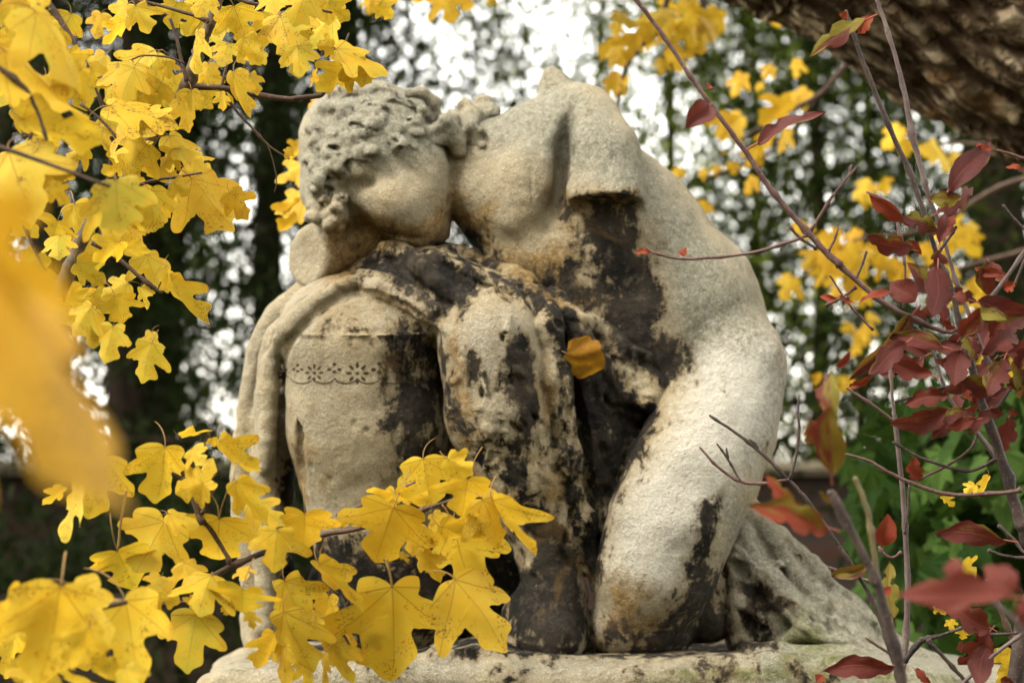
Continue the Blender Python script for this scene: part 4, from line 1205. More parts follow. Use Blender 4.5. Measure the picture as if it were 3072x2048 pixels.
low.maple([(1120,250,1165,522,330,.1),(1270,250,1405,335,190,.1),(1382,366,1345,582,345,.0),(950,448,800,565,160,.2),(960,450,1140,525,120,.2),(945,535,815,895,500,.05),(1060,640,1050,812,180,.1),
  (1300,642,1412,1078,480,.15),(1470,490,1590,748,240,.05),(1530,490,1705,830,140,.0,.2),(1110,790,1205,975,150,.2),(936,1002,965,1527,560,.5),(1310,960,1610,1350,420,.25),
  (510,866,760,1140,210,.5),(560,1066,525,1290,150,.1),(480,1140,480,1280,90,.0,.1),(650,1155,670,1370,110,.0,.7),(810,1290,860,1370,110,.0,.6),(690,570,740,650,150,.0,.3),(420,572,400,785,330,.2),
  (305,970,445,1265,320,.55),(300,1150,430,1500,350,.3),(240,1270,160,1480,170,.0,.25),(300,1350,300,1568,180,.0,.25),(580,1332,700,1580,210,.7),(540,1400,530,1580,70,.1,.2),(1180,570,1250,650,110,.2),(1230,650,1500,760,200,.2),(985,800,1020,866,50),(400,1440,470,1568,90,.2)], 2.7, C_, .04)
lowl = Plant("maple_branch", at(-300, 1760, 1.9), "soft-focus cluster of big speckled yellow leaves filling the lower left corner", "branch", "yellow maple branches")
lowl.twig("twig", [(-320,1790,10),(-80,1800,9),(30,1818,7),(180,1765,6)], REDTWIG, 2.32, .05)
lowl.twig("twig", [(-300,1880,10),(100,1850,9),(380,1805,7)], BROWN, 2.38, .05)
lowl.maple([(270,1140,190,1560,420,.05,.05,2.25),(560,1200,640,1568,330,.2,.05,2.40),(330,1150,480,1400,260,.0,.1,2.30),(20,1270,210,1230,120,.0,.2,2.25),(10,1290,150,1340,110,.1,.1,2.28),(420,1480,560,1560,130,.6,.0,2.40),(330,1530,300,1600,190,.3,.0,2.35),(100,1480,60,1570,120,.1,.1,2.40),(400,1320,330,1500,180,.1,.1,2.2),(560,1500,620,1600,170,.5,0,2.2),(200,1500,130,1620,230,.1,.1,2.30)], 2.0, B_)

# orange leaf caught in the folds of the lap
DEAD = [(0,0),(.12,-.04),(.26,-.06),(.36,.02),(.40,.12),(.46,.20),(.47,.32),(.43,.40),(.46,.50),(.42,.62),(.34,.66),(.30,.74),(.20,.80),(.12,.86),(.05,.90),(0,.9)]
fallen = tag(link("fallen_leaf", maple_leaf_mesh("fallen_leaf", 4242, 3, 7, .35, .5, .13, .28, 1.05, DEAD), [MAPLE, STALK]), "curled orange-brown dead leaf lying in the statue's dark lap folds", "leaf")
yf = f_lap(1765, 1090)
df = D0 + yf * PX - .036
Mf, sf = basis(1705, 1058, 1808, 1108, df, 1, 118, .95, .86, LRNG, -1, 1)
fallen.matrix_world = Matrix.Translation(at(1702, 1060, df)) @ Mf @ Matrix.Scale(sf, 4)
fallen.color = (1.3, 0.0, 1.0, 1)
# ------------------------------------------------------------------ the red-leaved shrub on the right
sh = Plant("red_leaved_shrub", at(2950, 2500, 2.85), "tall red-leaved shrub with bare arching twigs in front of the statue's train", "shrub")
root = (2950, 2500)
sh.twig("stem", T(E_, (1370,640,14),(1310,690,13),(1180,650,13),(980,550,14),(830,430,14),(650,265,15)) + T(D_, (1340,1479,18),(1230,1370,17),(1080,1210,16),(940,1040,15),(800,830,14),(600,560,13),(480,390,12),(330,170,12),(210,10,11),(160,-60,10)), REDTWIG, 2.85, .055)
sh.twig("stem", [(root[0], root[1], 26)] + T(F_, (1960,1000,44),(1925,720,38),(1880,580,36),(1800,300,32),(1690,0,28)) + T(E_, (1370,700,18),(1310,450,14),(1230,260,13)) + T(D_, (1740,1010,14),(1620,740,14),(1500,450,13),(1420,230,12),(1365,60,9)), DARKTWIG, 2.85, .06)
sh.twig("stem", T(E_, (1560,920,15),(1480,790,13),(1390,560,12),(1340,430,11),(1265,170,10)) + T(D_, (1830,1110,14),(1795,980,14),(1730,740,17),(1680,470,13),(1600,190,12),(1525,-30,10)), GREYTWIG, 2.9, .06)
sh.twig("stem", [(2760, 2500, 18)] + T(F_, (1195,1600,20),(1205,1430,18),(1225,1000,17),(1210,700,16),(1190,400,15),(1150,30,14)) + T(E_, (1010,1080,9),(995,880,8)), GREYTWIG, 2.95, .06)
sh.twig("stem", [(2800, 2500, 18)] + T(F_, (1190,1600,22),(1130,1400,18),(1040,1130,14),(880,850,12),(640,500,11),(520,370,11)) + T(E_, (330,1330,9),(200,1225,8),(50,1125,6)), DARKTWIG, 2.8, .045)
sh.twig("twig", T(E_, (462,1458,8),(340,1480,9),(210,1468,9),(90,1390,7),(0,1292,6)), REDTWIG, 2.8, .03)
sh.twig("twig", T(E_, (207,1465,7),(170,1395,6),(130,1330,6),(88,1273,5)), DARKTWIG, 2.8, .02)
sh.twig("twig", T(E_, (150,1350,5),(142,1325,8),(138,1295,4)), DARKTWIG, 2.8)
sh.twig("twig", T(E_, (305,1300,6),(285,1270,9),(258,1250,5)), DARKTWIG, 2.8)
sh.twig("twig", T(E_, (470,1452,8),(498,1360,7),(518,1210,7),(512,1110,6),(517,1015,4)), DARKTWIG, 2.8, .03)
sh.twig("twig", T(F_, (1890,430,14),(1800,445,12),(1500,460,12),(1300,410,12),(1100,320,10),(1000,260,8),(850,215,5)), REDTWIG, 2.82, .04)
sh.twig("twig", T(F_, (1745,245,10),(1650,300,10),(1540,316,10),(1300,240,9),(1210,190,8),(1140,150,9)), DARKTWIG, 2.85, .04)
sh.twig("twig", T(F_, (1280,372,8),(1450,290,8),(1600,180,7),(1652,30,5)), REDTWIG, 2.87, .04)
sh.twig("twig", T(E_, (1360,655,11),(1450,590,11),(1560,460,11),(1693,270,10),(1800,120,9)), GREYTWIG, 2.88, .05)
sh.twig("twig", T(E_, (1020,1160,8),(900,1070,8),(770,985,7)), REDTWIG, 2.93, .04)
sh.twig("twig", T(E_, (1065,560,6),(1072,330,6),(1050,180,6),(1010,20,5)), REDTWIG, 3.05, .04)
sh.twig("twig", T(D_, (1160,1300,9),(1000,1360,9),(800,1410,8),(470,1437,7),(300,1402,6),(255,1380,5)), REDTWIG, 2.85, .035)
sh.twig("twig", T(D_, (1165,1285,9),(1290,1090,8),(1390,965,7),(1440,908,4)), REDTWIG, 2.85, .04)
sh.twig("twig", T(D_, (1390,960,6),(1388,935,9),(1395,915,4)), REDTWIG, 2.85)
sh.twig("twig", T(D_, (1200,1380,9),(1110,1320,8),(1055,1262,9)), DARKTWIG, 2.85, .02)
sh.twig("twig", T(D_, (1265,1395,8),(1300,1330,7),(1325,1255,5)), REDTWIG, 2.85, .02)
sh.twig("twig", T(E_, (815,415,7),(850,330,6),(870,270,8)), DARKTWIG, 2.85, .02)
sh.twig("twig", T(E_, (815,455,8),(740,510,7),(655,550,8)), REDTWIG, 2.86, .03)
sh.twig("twig", T(E_, (905,680,6),(800,570,6),(720,460,5),(680,395,6)), REDTWIG, 2.9, .03)
sh.twig("twig", T(E_, (1500,1105,10),(1560,1075,9),(1640,960,7),(1690,900,6)), DARKTWIG, 2.84, .04)
sh.twig("twig", T(E_, (1440,970,10),(1300,975,9),(1210,1000,8),(1020,1055,7)), DARKTWIG, 2.86, .04)
sh.twig("twig", T(E_, (1470,940,9),(1550,910,9),(1630,880,10)), DARKTWIG, 2.84, .03)
sh.twig("twig", T(E_, (1550,1340,12),(1440,1200,10),(1300,1030,9),(1210,780,7),(1150,835,5)), GREYTWIG, 2.9, .05)
sh.twig("twig", T(F_, (1600,50,9),(1740,240,12),(1830,330,14)), GREYTWIG, 2.87, .05)
sh.twig("twig", T(F_, (1205,1440,14),(1290,1330,22),(1330,1310,16),(1440,1280,11),(1560,1235,9)), DARKTWIG, 2.84, .04)
sh.twig("twig", T(F_, (1345,1315,13),(1440,1420,12),(1560,1550,12),(1640,1640,12)), DARKTWIG, 2.83, .04)
sh.twig("twig", T(F_, (1480,1640,12),(1700,1430,12),(1910,1270,12)), GREYTWIG, 2.8, .05)
sh.twig("twig", T(F_, (1690,1282,12),(1800,1280,9),(1920,1268,8)), DARKTWIG, 2.82, .04)
sh.twig("twig", T(F_, (1700,785,10),(1800,820,9),(1960,835,9)), DARKTWIG, 2.82, .04)
sh.twig("twig", T(F_, (1130,1400,9),(1050,1350,8),(975,1300,6)), REDTWIG, 2.8, .03)
sh.twig("twig", T(F_, (1000,970,9),(880,930,9),(760,885,9)), REDTWIG, 2.82, .03)
sh.twig("twig", T(F_, (1185,800,9),(1130,830,9),(1075,800,10),(1055,765,8)), REDTWIG, 2.9, .03)
sh.twig("twig", T(F_, (1205,690,7),(1225,560,7),(1235,380,6)), DARKTWIG, 2.86, .04)
sh.twig("twig", T(D_, (2352,880,8),(2280,855,7),(2200,832,5)), REDTWIG, 2.8, .03)
sh.twig("twig", T(D_, (1690,1470,7),(1660,1290,7),(1610,1130,6),(1480,1065,6)), GREYTWIG, 2.95, .04)
sh.twig("twig", T(D_, (2400,1320,8),(2300,1220,8),(2235,1140,10)), DARKTWIG, 2.85, .03)
sh.twig("twig", T(E_, (1640,450,7),(1690,330,7),(1720,250,6)), DARKTWIG, 2.85, .03)
sh.twig("twig", T(E_, (1240,285,9),(1290,215,8),(1340,140,9)), DARKTWIG, 2.85, .03)
sh.twig("twig", T(F_, (1760,640,9),(1850,720,9),(1910,800,9),(1990,820,9)), GREYTWIG, 2.84, .03)
sh.red([(630,560,490,700,130,.15,.05,.55),(590,495,622,462,40,.9,0,0),(812,825,1232,600,95,.1,.25,.6),(1535,70,1158,272,75,.1,.7,.0),(1420,200,1500,85,70,.95,.1,.1),(1375,60,1340,100,50,.9,.2,.1),
  (1890,1110,2222,740,130,.0,.0,.25),(1840,1200,2155,1030,110,.25,.2,.5),(1875,1380,1975,1120,100,.3,.1,.45),(1805,1270,1490,1070,36,.85,.0,.1),(2190,830,2080,800,30,.95,.1,0),(2360,935,2255,915,30,.95,.0,0),(300,1400,185,1388,34,.95,.1,0),(470,1430,450,1372,50,.95,0,0),(1800,1110,1990,1105,90,.0,.95,.0)], 2.82, D_)
sh.red([(1245,305,1210,625,150,.05,.0,.35),(1150,545,1005,425,130,.2,.0,.3),(1155,550,790,945,120,.1,.6,.2),(1110,720,850,905,110,.1,.2,.3),(1320,780,1005,690,90,.2,.35,.15),(1372,755,1300,965,125,.15,.0,.2),(1255,930,965,835,85,.3,.05,.1),
  (1375,1095,1018,1205,125,.2,.25,.15),(1335,1000,1085,1055,95,.3,.15,.1),(1475,1140,1290,1200,65,.35,.1,.1),(1345,740,1450,560,95,.5,.3,.1),(1440,820,1720,670,105,.2,.1,.1),(1405,520,1740,610,120,.0,.35,.15),(1415,575,1590,610,75,.0,.95,.0),
  (1640,890,1740,750,100,.0,.3,.1),(1330,480,1365,525,60,.3,.0,.2),(1150,270,860,212,105,.2,.35,.1),(1250,600,1350,700,40,.75,.0,.1),(730,520,622,500,36,.9,.1,.0),(815,540,1000,462,24,.85,.0,.1),(810,540,730,505,24,.9,0,0),(760,985,895,930,40,.75,.1,.0),
  (712,890,780,800,45,.55,.1,.0),(1480,1100,1600,1130,60,.2,.1,.1),(1410,1060,1370,930,50,.85,.0,0),(1430,1080,1440,980,36,.85,0,0),(1375,1100,1470,1120,90,.3,.0,.2),(1600,1000,1693,900,90,.1,.1,.1),(1600,1100,1660,1120,40,.4,.1,0),(1600,400,1440,358,50,.8,.2,.3),(1650,420,1590,470,60,.9,0,0),(1290,160,1340,70,40,.6,.1,.2),
  (690,990,590,1000,40,.1,.9,.0),(1090,200,1160,280,40,.8,.2,.1),(1390,690,1430,830,100,.1,.6,.1)], 2.82, E_)
sh.red([(1285,400,1240,235,90,.75,.05,.1),(1080,790,1095,582,120,.75,.15,.0),(1875,740,1390,640,105,.15,.3,.1),(1760,1270,1420,1090,155,.25,.0,.1),(1740,1230,1560,1500,170,.2,.0,.1),(1215,1465,728,1462,115,.2,.0,.05),(1700,1300,1600,1570,130,.1,.0,.2),
  (1040,850,775,970,80,.1,.8,.0),(1140,1240,1110,870,110,.0,.97,.0),(1060,1060,1140,1000,50,.95,.1,0),(1250,1470,1350,1568,50,.6,.2,.1),(680,1568,720,1530,60,.9,.1,0),(1250,1090,1240,1020,22,.9,0,0),(1325,1120,1350,1050,22,.9,0,0),(1560,1340,1500,1360,60,.6,0,.1),(1900,1090,1980,1300,120,.2,.2,.1),(1760,1540,1840,1568,60,.3,.4,0)], 2.8, F_)
srg = random.Random(31)
more = []
for x, y, n_ in ((1240, 480, 4), (1560, 560, 5), (1330, 880, 4), (1580, 820, 5), (1180, 780, 3), (1420, 1080, 4), (1620, 1040, 4), (1500, 300, 2), (1300, 180, 2)):
    for _ in range(n_):
        a_ = R(srg.choice((200, 160, 120, 30, 340, 75)) + srg.gauss(0, 18)); l_ = srg.uniform(150, 290); bx, by = x + srg.gauss(0, 40), y + srg.gauss(0, 40)
        more.append((bx, by, bx + l_ * math.cos(a_), by + l_ * math.sin(a_), l_ * srg.uniform(.33, .48), srg.uniform(0, .35), max(0, srg.gauss(.2, .2)), srg.uniform(.1, .7)))
sh.red(more, 2.88, E_, .08)
ns = Plant("shrub_shoot", at(2820, 2500, 2.25), "nearest soft-focus upright shrub shoot with ragged red and yellow-green leaves", "shrub")
ns.twig("stem", [(2820,2500,22)] + T(F_, (1230,1700,30),(1150,1350,30),(1070,1080,28),(1030,950,26),(900,690,24),(800,500,30),(770,440,22)), DARKTWIG, 2.3, .06)
ns.twig("stem", T(F_, (1050,980,16),(1010,700,16),(990,560,16),(940,420,14),(915,360,10)), stalk_material("green_shoot", (0.0770, 0.0595, 0.0210), (0.1120, 0.0840, 0.0350)), 2.32, .05)
ns.red([(690,1490,640,1060,150,.35,.75,.1),(680,1180,680,890,110,.3,.7,.0),(560,1130,640,1300,130,.6,.5,.2)], 2.25, E_)
ns.red([(830,680,310,490,165,.75,.55,.0),(640,600,380,360,90,.8,.4,.0),(780,520,700,440,36,.0,.95,.0)], 2.25, F_)
ns2 = Plant("shrub_shoot", at(3250, 1950, 1.85), "large blurred red leaf on a grey shoot close to the lens at lower right", "shrub")
ns2.twig("stem", T(F_, (2250,1500,20),(1960,1310,18),(1800,1150,16),(1690,1070,14)), GREYTWIG, 1.9, .05)
ns2.red([(1960,1060,1200,1000,140,.45,.1,.3,1.88),(1900,1040,1700,870,150,.4,.05,.3,1.9),(1500,980,1500,830,110,.4,.05,.3,1.89),(1850,1080,1960,1200,130,.45,.1,.2,1.9)], 1.88, F_)

# yellow leaves of a maple sucker in the lower right corner
yl = Plant("maple_sucker", at(3100, 2300, 3.1), "few yellow maple leaves low in the right corner behind the red shrub", "branch")
yl.twig("stem", [(3100,2300,12),(3060,2000,10),(3010,1850,8),(2960,1740,6)], BROWN, 3.15, .06)
yl.maple([(1540,870,1640,960,190,.25,0),(1850,1380,1800,1560,230,.2,0),(1900,1500,1760,1568,150,.2,0),(1560,1260,1550,1320,80,.1,.1),(1400,1110,1440,1170,70,.1,.1),(1470,1200,1480,1260,60,.1,.1),(1700,350,1660,470,90,.1,.3),(1620,400,1560,450,80,.1,.2),(1880,1400,1980,1500,160,.3,0),(1430,470,1490,530,50)], 3.15, F_, .05)

# ------------------------------------------------------------------ green shrub behind, right
def leafy(name, parent, centres, n_each, size, mat, seed, spread, shape=0, flat=0.0, base=None):
    """Many small leaves as one mesh: each a kite with a fold, scattered round the centres."""
    rg = np.random.default_rng(seed)
    centres = np.asarray(centres, float)
    c = np.repeat(centres, n_each, 0)
    N = len(c)
    c = c + rg.standard_normal((N, 3)) * np.asarray(spread)
    a = rg.standard_normal((N, 3)); a[:, 2] -= flat; a /= np.linalg.norm(a, axis=1)[:, None]
    b = np.cross(a, rg.standard_normal((N, 3))); b /= np.linalg.norm(b, axis=1)[:, None]
    nn = np.cross(a, b)
    L = size * rg.uniform(.6, 1.35, N)[:, None]
    if shape == 0:
        pts = [(0, 0, 0), (.33, .38, .06), (0, 1, -.05), (-.33, .38, .06)]
    elif shape == 1:      # narrow spray
        pts = [(0, 0, 0), (.13, .45, .03), (0, 1, -.08), (-.13, .45, .03)]
    else:                 # lobed
        pts = [(0, 0, 0), (.20, -.10, .03), (.30, .02, .06), (.50, .12, .05), (.34, .24, .05), (.46, .50, .02), (.24, .50, .03), (.16, .72, 0), (0, 1, -.10),
               (-.16, .72, 0), (-.24, .50, .03), (-.46, .50, .02), (-.34, .24, .05), (-.50, .12, .05), (-.30, .02, .06), (-.20, -.10, .03)]
    k = len(pts)
    V = np.stack([c + L * (p[0] * b + p[1] * a + p[2] * nn) for p in pts], 1).reshape(-1, 3)
    if base is not None: V = V - base
    i = np.arange(N)[:, None] * k
    if k == 4: F = np.concatenate([i + [[0, 1, 2]], i + [[0, 2, 3]]])
    else: F = np.concatenate([i + [[0, j, j + 1]] for j in range(1, k - 1)])
    me = mesh_np(name, V, None, F, False)
    return link(name, me, mat, parent)

def foliage_material(name, a, b, trans, k=0.3):
    t = Nt(name)
    g = t.n("ShaderNodeNewGeometry")
    c = t.mix(g.outputs['Random Per Island'], a, b)
    c = t.mix(t.m('MULTIPLY', t.ramp(t.noise(1.6, 3, 0.6), .35, .7), .6), c, tuple(x * .45 for x in a))
    return t.done(leaf_shader(t, c, trans, None, 0.7, k, 0.03))

gb = empty("green_shrub", at(2950, 2600, 4.6))
tag(gb, "bright green leafy shrub behind the red twigs at the lower right", "shrub")
GB = np.array(gb.location)
rgs = np.random.default_rng(17)
gm = foliage_material("green_shrub_leaf", (0.006, 0.018, 0.003), (0.052, 0.092, 0.019), (0.03, 0.06, 0.008), .2)
pts = []
while len(pts) < 190:
    x, y = rgs.uniform(1030, 2050), rgs.uniform(60, 1500)
    lim = 1180 if y < 330 else 1080 + 0 if y < 520 else 1220 if y < 1000 else 1400
    if x < lim + rgs.uniform(-60, 60): continue
    if y < 330 and x < 1350 and rgs.random() < .6: continue
    px, py = F_(x, y); pts.append(at(px, py, rgs.uniform(4.35, 5.0)))
leafy("foliage", gb, pts, 4, .075, gm, 5, (.06, .14, .06), 2, .7, GB)
gbp = Plant.__new__(Plant); gbp.o, gbp.base = gb, GB
for q in ([(2950,2600,20),(2900,2000,14),(2850,1600,10),(2790,1400,6)], [(2960,2600,18),(3000,2000,12),(3010,1500,9),(2980,1250,5)], [(2940,2600,16),(2800,2000,10),(2740,1650,6)]):
    gbp.twig("stem", q, DARKTWIG, 4.7)
# ------------------------------------------------------------------ the big leaning trunk at the upper right
def big_trunk():
    D = 4.3
    e0 = at(2640, -450, D); e1 = at(3430, 130, D + .1)
    ax = e1 - e0; ax /= np.linalg.norm(ax)
    rad = 0.345
    root = np.array([4.05, e1[1] + .2, 0.0])
    top = e0 - ax * 1.7 + np.array([-.05, .2, .5])
    P = catmull([top, e0 - ax * .5, e0, (e0 + e1) / 2, e1, e1 + ax * .9 + np.array([0, 0, -.1]), root + np.array([-.25, 0, .75]), root], 40)
    o = empty("tree", root)
    tag(o, "old thick leaning tree trunk with deeply furrowed brown bark, upper right", "tree")
    seg = np.linalg.norm(np.diff(P, axis=0), axis=1); cum = np.concatenate([[0], np.cumsum(seg)])
    n = 760; s = np.linspace(0, cum[-1], n)
    C = np.stack([np.interp(s, cum, P[:, i]) for i in range(3)], 1)
    for _ in range(6): C[1:-1] = (C[:-2] + 2 * C[1:-1] + C[2:]) / 4
    Tn = np.gradient(C, axis=0); Tn /= np.linalg.norm(Tn, axis=1)[:, None]
    A = np.cross(Tn, [0, 1, 0]); A /= np.linalg.norm(A, axis=1)[:, None]; B = np.cross(Tn, A)
    m = 420
    w = np.linspace(0, 2 * math.pi, m, endpoint=False)
    # bark plates: ridges drawn out along the trunk, broken across
    def tile(cells_u, cells_s, seed):
        h = vnoise((n, m + 60, 1), (cells_s, cells_u, 1), seed)[:, :, 0]
        f_ = np.linspace(0, 1, 60)[None]
        h[:, :60] = h[:, :60] * f_ + h[:, m:] * (1 - f_)
        return h[:, :m]
    r1, r2, r3, r4 = tile(6, 8, 1), tile(3.2, 3.6, 2), tile(2, 2, 3), tile(50, 50, 4)
    ridge = 1 - np.abs(r1) * 1.1; ridge2 = 1 - np.abs(r2) * 1.1
    hgt = -0.014 * np.clip(ridge, -1, 1) - 0.010 * np.clip(ridge2, -1, 1) + 0.0045 * r3 + 0.022 * r4
    rr = rad * (1 + 0.10 * np.cos(2 * w + 1)[None] * .3) + hgt
    flare = np.clip((s - (cum[-1] - 1.0)) / 1.0, 0, 1) ** 2
    rr = rr * (1 + .7 * flare[:, None])
    V = C[:, None] + rr[..., None] * (A[:, None] * np.cos(w)[None, :, None] + B[:, None] * np.sin(w)[None, :, None])
    # knob on the lower edge
    kn = at(2395, 150, D); V_ = V.reshape(-1, 3)
    dd = np.linalg.norm(V_ - kn, axis=1)
    i = np.arange((n - 1) * m); j = i % m; b = i - j
    Q = np.stack([b + j, b + (j + 1) % m, b + m + (j + 1) % m, b + m + j], 1)
    me = mesh_np("trunk", V_ - root, Q)
    put_attr(me, "crev", np.clip(((0.022 * r4 - hgt).ravel()) / 0.02 * .5 + .5, 0, 1))
    put_attr(me, "along", np.repeat(s, m)); put_attr(me, "round", np.tile(w * rad, n))
    t = Nt("furrowed_bark")
    cb = t.n("ShaderNodeCombineXYZ")
    wq = t.m('MULTIPLY', t.m('SUBTRACT', t.noise(18, 3, .6), .5), .05)
    t.put(cb.inputs[0], t.m('ADD', t.attr("round"), wq)); t.put(cb.inputs[1], t.m('ADD', t.m('MULTIPLY', t.attr("along"), .42), wq))
    ed = t.voro(27, cb.outputs[0], 'DISTANCE_TO_EDGE')
    crack = t.m('SUBTRACT', 1.0, t.ramp(t.m('ADD', ed, t.m('MULTIPLY', t.m('SUBTRACT', t.noise(60, 3, .6), .5), .25)), .0, .22))
    n1 = t.noise(14, 5, .65)
    c = t.mix(t.ramp(n1, .35, .65), (0.24, 0.17, 0.10), (0.38, 0.295, 0.19))
    c = t.mix(t.m('MULTIPLY', t.ramp(t.noise(60, 4, .65), .48, .64), .6), c, (0.34, 0.285, 0.20))
    c = t.mix(t.m('MULTIPLY', t.ramp(t.noise(11, 4, .6), .56, .66), .7), c, (0.26, 0.12, 0.035))
    c = t.mix(t.m('MULTIPLY', t.ramp(t.attr("crev"), .62, .98), .9), c, (0.03, 0.015, 0.007))
    c = t.mix(t.m('MULTIPLY', crack, .85), c, (0.032, 0.016, 0.007))
    t.done(t.principled(c, .95, t.bump(t.m('ADD', t.m('MULTIPLY', crack, -1.2), t.m('ADD', t.noise(90, 4, .7), t.noise(28, 3, .6))), .9, .014), .1))
    link("trunk", me, t.mat, o)
    return o
big = big_trunk()

# ------------------------------------------------------------------ blurred maple branches behind, right and top
def far_branch(label, base, twigs, leaves, d, cr, jit=.25, **k):
    p = Plant("maple_branch", base, label, "branch", "yellow maple branches behind the statue")
    for tw in twigs: p.twig("twig", tw, BROWN, d, 0, 5, 6)
    p.maple(leaves, d, cr, jit, False, False, **k)
    return p
def cluster(n, cx, cy, rx, ry, size, seed, tilt=90):
    rg = random.Random(seed); out = []
    for _ in range(n):
        x, y = cx + rg.gauss(0, rx), cy + rg.gauss(0, ry); a = R(rg.gauss(tilt, 40)); s = size * rg.uniform(.75, 1.25)
        out.append((x, y, x + s * math.cos(a), y + s * math.sin(a), s * rg.uniform(.6, 1.2)))
    return out
far_branch("blurred yellow maple branch hanging behind the statue's shoulder from the top edge", at(2050, -250, 4.9),
  [[(2050,-250,12),(1990,40,9),(1880,200,6),(1850,330,4)], [(2050,-250,12),(2110,20,9),(2060,130,5)]],
  cluster(13, 420, 60, 120, 60, 150, 1) + cluster(9, 60, 270, 60, 110, 120, 2) + [(400,270,440,400,130),(350,330,330,410,90),(150,430,110,540,70),(560,90,660,190,170),(260,120,280,240,140)], 4.9, D_, warm=.35, green=.05)
far_branch("blurred yellow leaves at the top edge between the head and the shoulder", at(1250, -250, 4.6),
  [[(1250,-250,9),(1290,-60,7),(1330,20,5)], [(1250,-250,9),(1160,-60,6),(1130,10,4)]],
  [(720,-30,760,85,130),(690,-10,680,70,90),(1060,-40,1110,105,190),(950,-40,930,20,110),(1150,-30,1190,50,130),(1300,-20,1290,30,70)], 4.6, G_, warm=.35, green=.05)
far_branch("blurred yellow leaves below the leaning trunk, middle of the gap", at(2500, 100, 5.2),
  [[(2550,180,10),(2450,290,8),(2330,350,6),(2220,420,5)], [(2450,290,6),(2320,450,5),(2130,530,4)]],
  [(790,410,730,530,120),(960,370,900,430,90),(1150,500,1010,600,130),(1060,560,900,690,150),(720,630,680,775,180),(780,640,640,740,140),(960,730,890,860,80),(1040,720,980,840,70),(1090,330,1070,430,60),(870,470,900,490,60),(700,850,700,860,60),(850,980,800,1070,80),
   (870,860,900,920,90),(730,900,740,970,80),(650,920,640,980,70),(550,960,590,965,70),(440,930,420,1000,80),(520,1110,510,1180,100),(600,1130,570,1180,90),(870,830,830,930,70),(1120,40,970,140,130),(1040,20,1100,110,110)], 5.2, D_, warm=.45, green=.05)
far_branch("blurred yellow maple branch behind the red shrub's stems", at(3250, 500, 5.4),
  [[(3250,500,12),(3000,560,9),(2800,680,7),(2560,720,5)], [(3250,700,10),(2900,800,7),(2600,880,5)]],
  cluster(16, 800, 190, 150, 60, 105, 4, 110) + cluster(12, 780, 340, 130, 55, 105, 5, 110) + cluster(10, 1370, 300, 80, 100, 110, 6) + cluster(7, 830, 700, 50, 60, 75, 7) + cluster(4, 690, 900, 50, 30, 80, 8) + cluster(6, 1560, 860, 60, 50, 100, 9) + cluster(5, 880, 500, 60, 60, 80, 10) + cluster(5, 1440, 450, 60, 40, 90, 18), 5.4, E_, warm=.4, green=.1)
far_branch("blurred yellow-green leaves just under the leaning trunk at right", at(3300, 300, 5.6),
  [[(3300,300,10),(3050,420,7),(2820,430,5)]],
  [(1660,700,1560,810,120),(1720,780,1690,870,130),(1830,790,1960,930,150),(1950,860,2050,930,110),(1780,810,1810,870,90),(1500,1010,1400,1090,110),(1560,1010,1620,1070,120),(1450,1100,1500,1120,80),(1960,1290,2080,1440,110),(2000,1180,1960,1260,80)], 5.6, D_, warm=.3, green=.3)

# ------------------------------------------------------------------ dark evergreens, the wall and the ground
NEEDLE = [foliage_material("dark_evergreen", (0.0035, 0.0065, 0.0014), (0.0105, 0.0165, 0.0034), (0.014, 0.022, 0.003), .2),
          foliage_material("green_evergreen", (0.024, 0.046, 0.006), (0.115, 0.145, 0.021), (0.12, 0.16, 0.014), .34),
          foliage_material("olive_evergreen", (0.040, 0.044, 0.006), (0.11, 0.105, 0.018), (0.12, 0.12, 0.012), .3),
          foliage_material("brown_evergreen", (0.028, 0.015, 0.005), (0.055, 0.03, 0.009), (0.05, 0.025, 0.007), .2)]
tb = Nt("evergreen_bark"); tb.done(tb.principled(tb.mix(tb.noise(6, 4), (0.0126, 0.0091, 0.0063), (0.0350, 0.0238, 0.0154)), .95, None, .1))
OPEN = [  # gaps where the sky shows: centre x, y, half-width, half-height, strength, in photo pixels
 (1380,230,330,210,.50),(1250,90,200,110,.42),(1560,150,260,110,.42),(1990,520,110,180,.75),(1920,330,150,130,.6),(2080,700,120,160,.78),(1480,800,120,80,.7),
 (740,660,55,160,1.0),(600,810,150,100,.6),(690,960,100,180,.75),(690,1200,80,170,.85),(240,1150,260,140,.8),(60,1290,260,140,.85),(160,1340,140,70,.8),(220,230,60,40,.8),(860,800,60,140,.9),(560,130,110,110,.8),(480,270,40,30,.6),
 (2500,420,200,130,.45),(2300,280,160,110,.45),(2420,760,220,160,.42),(2480,1000,200,140,.5),(2420,1290,230,95,.97),(2600,1330,170,70,.92),(2300,560,130,160,.35),(2700,1150,100,80,.6),(2550,600,150,100,.3),(2200,900,120,100,.3)]
def openness(px, py):
    o = np.zeros_like(px)
    for cx, cy, rx, ry, s in OPEN:
        q = ((px - cx) / rx) ** 2 + ((py - cy) / ry) ** 2
        o = np.maximum(o, s * np.clip(1.35 - q, 0, 1) ** .5 * (q < 1.35))
    return o
SRG = np.random.default_rng(9)
WAVES = [(2 * math.pi / l, SRG.uniform(0, math.pi), SRG.uniform(0, 6.28)) for l in np.geomspace(55, 330, 48)]
def screen(px, py):
    """How thick the foliage stands in a direction: the same gaps run through the trees one behind the other."""
    g = np.zeros_like(px)
    for k, a, p in WAVES: g += np.cos(k * (px * math.cos(a) + py * math.sin(a)) + p)
    return g / math.sqrt(len(WAVES) / 2)
def to_px(P):
    q = P - CP
    d = q @ FW
    return 1536 + (q @ RT) / d / TAN * 1536, 1024 - (q @ UP) / d / TAN * 1536, d
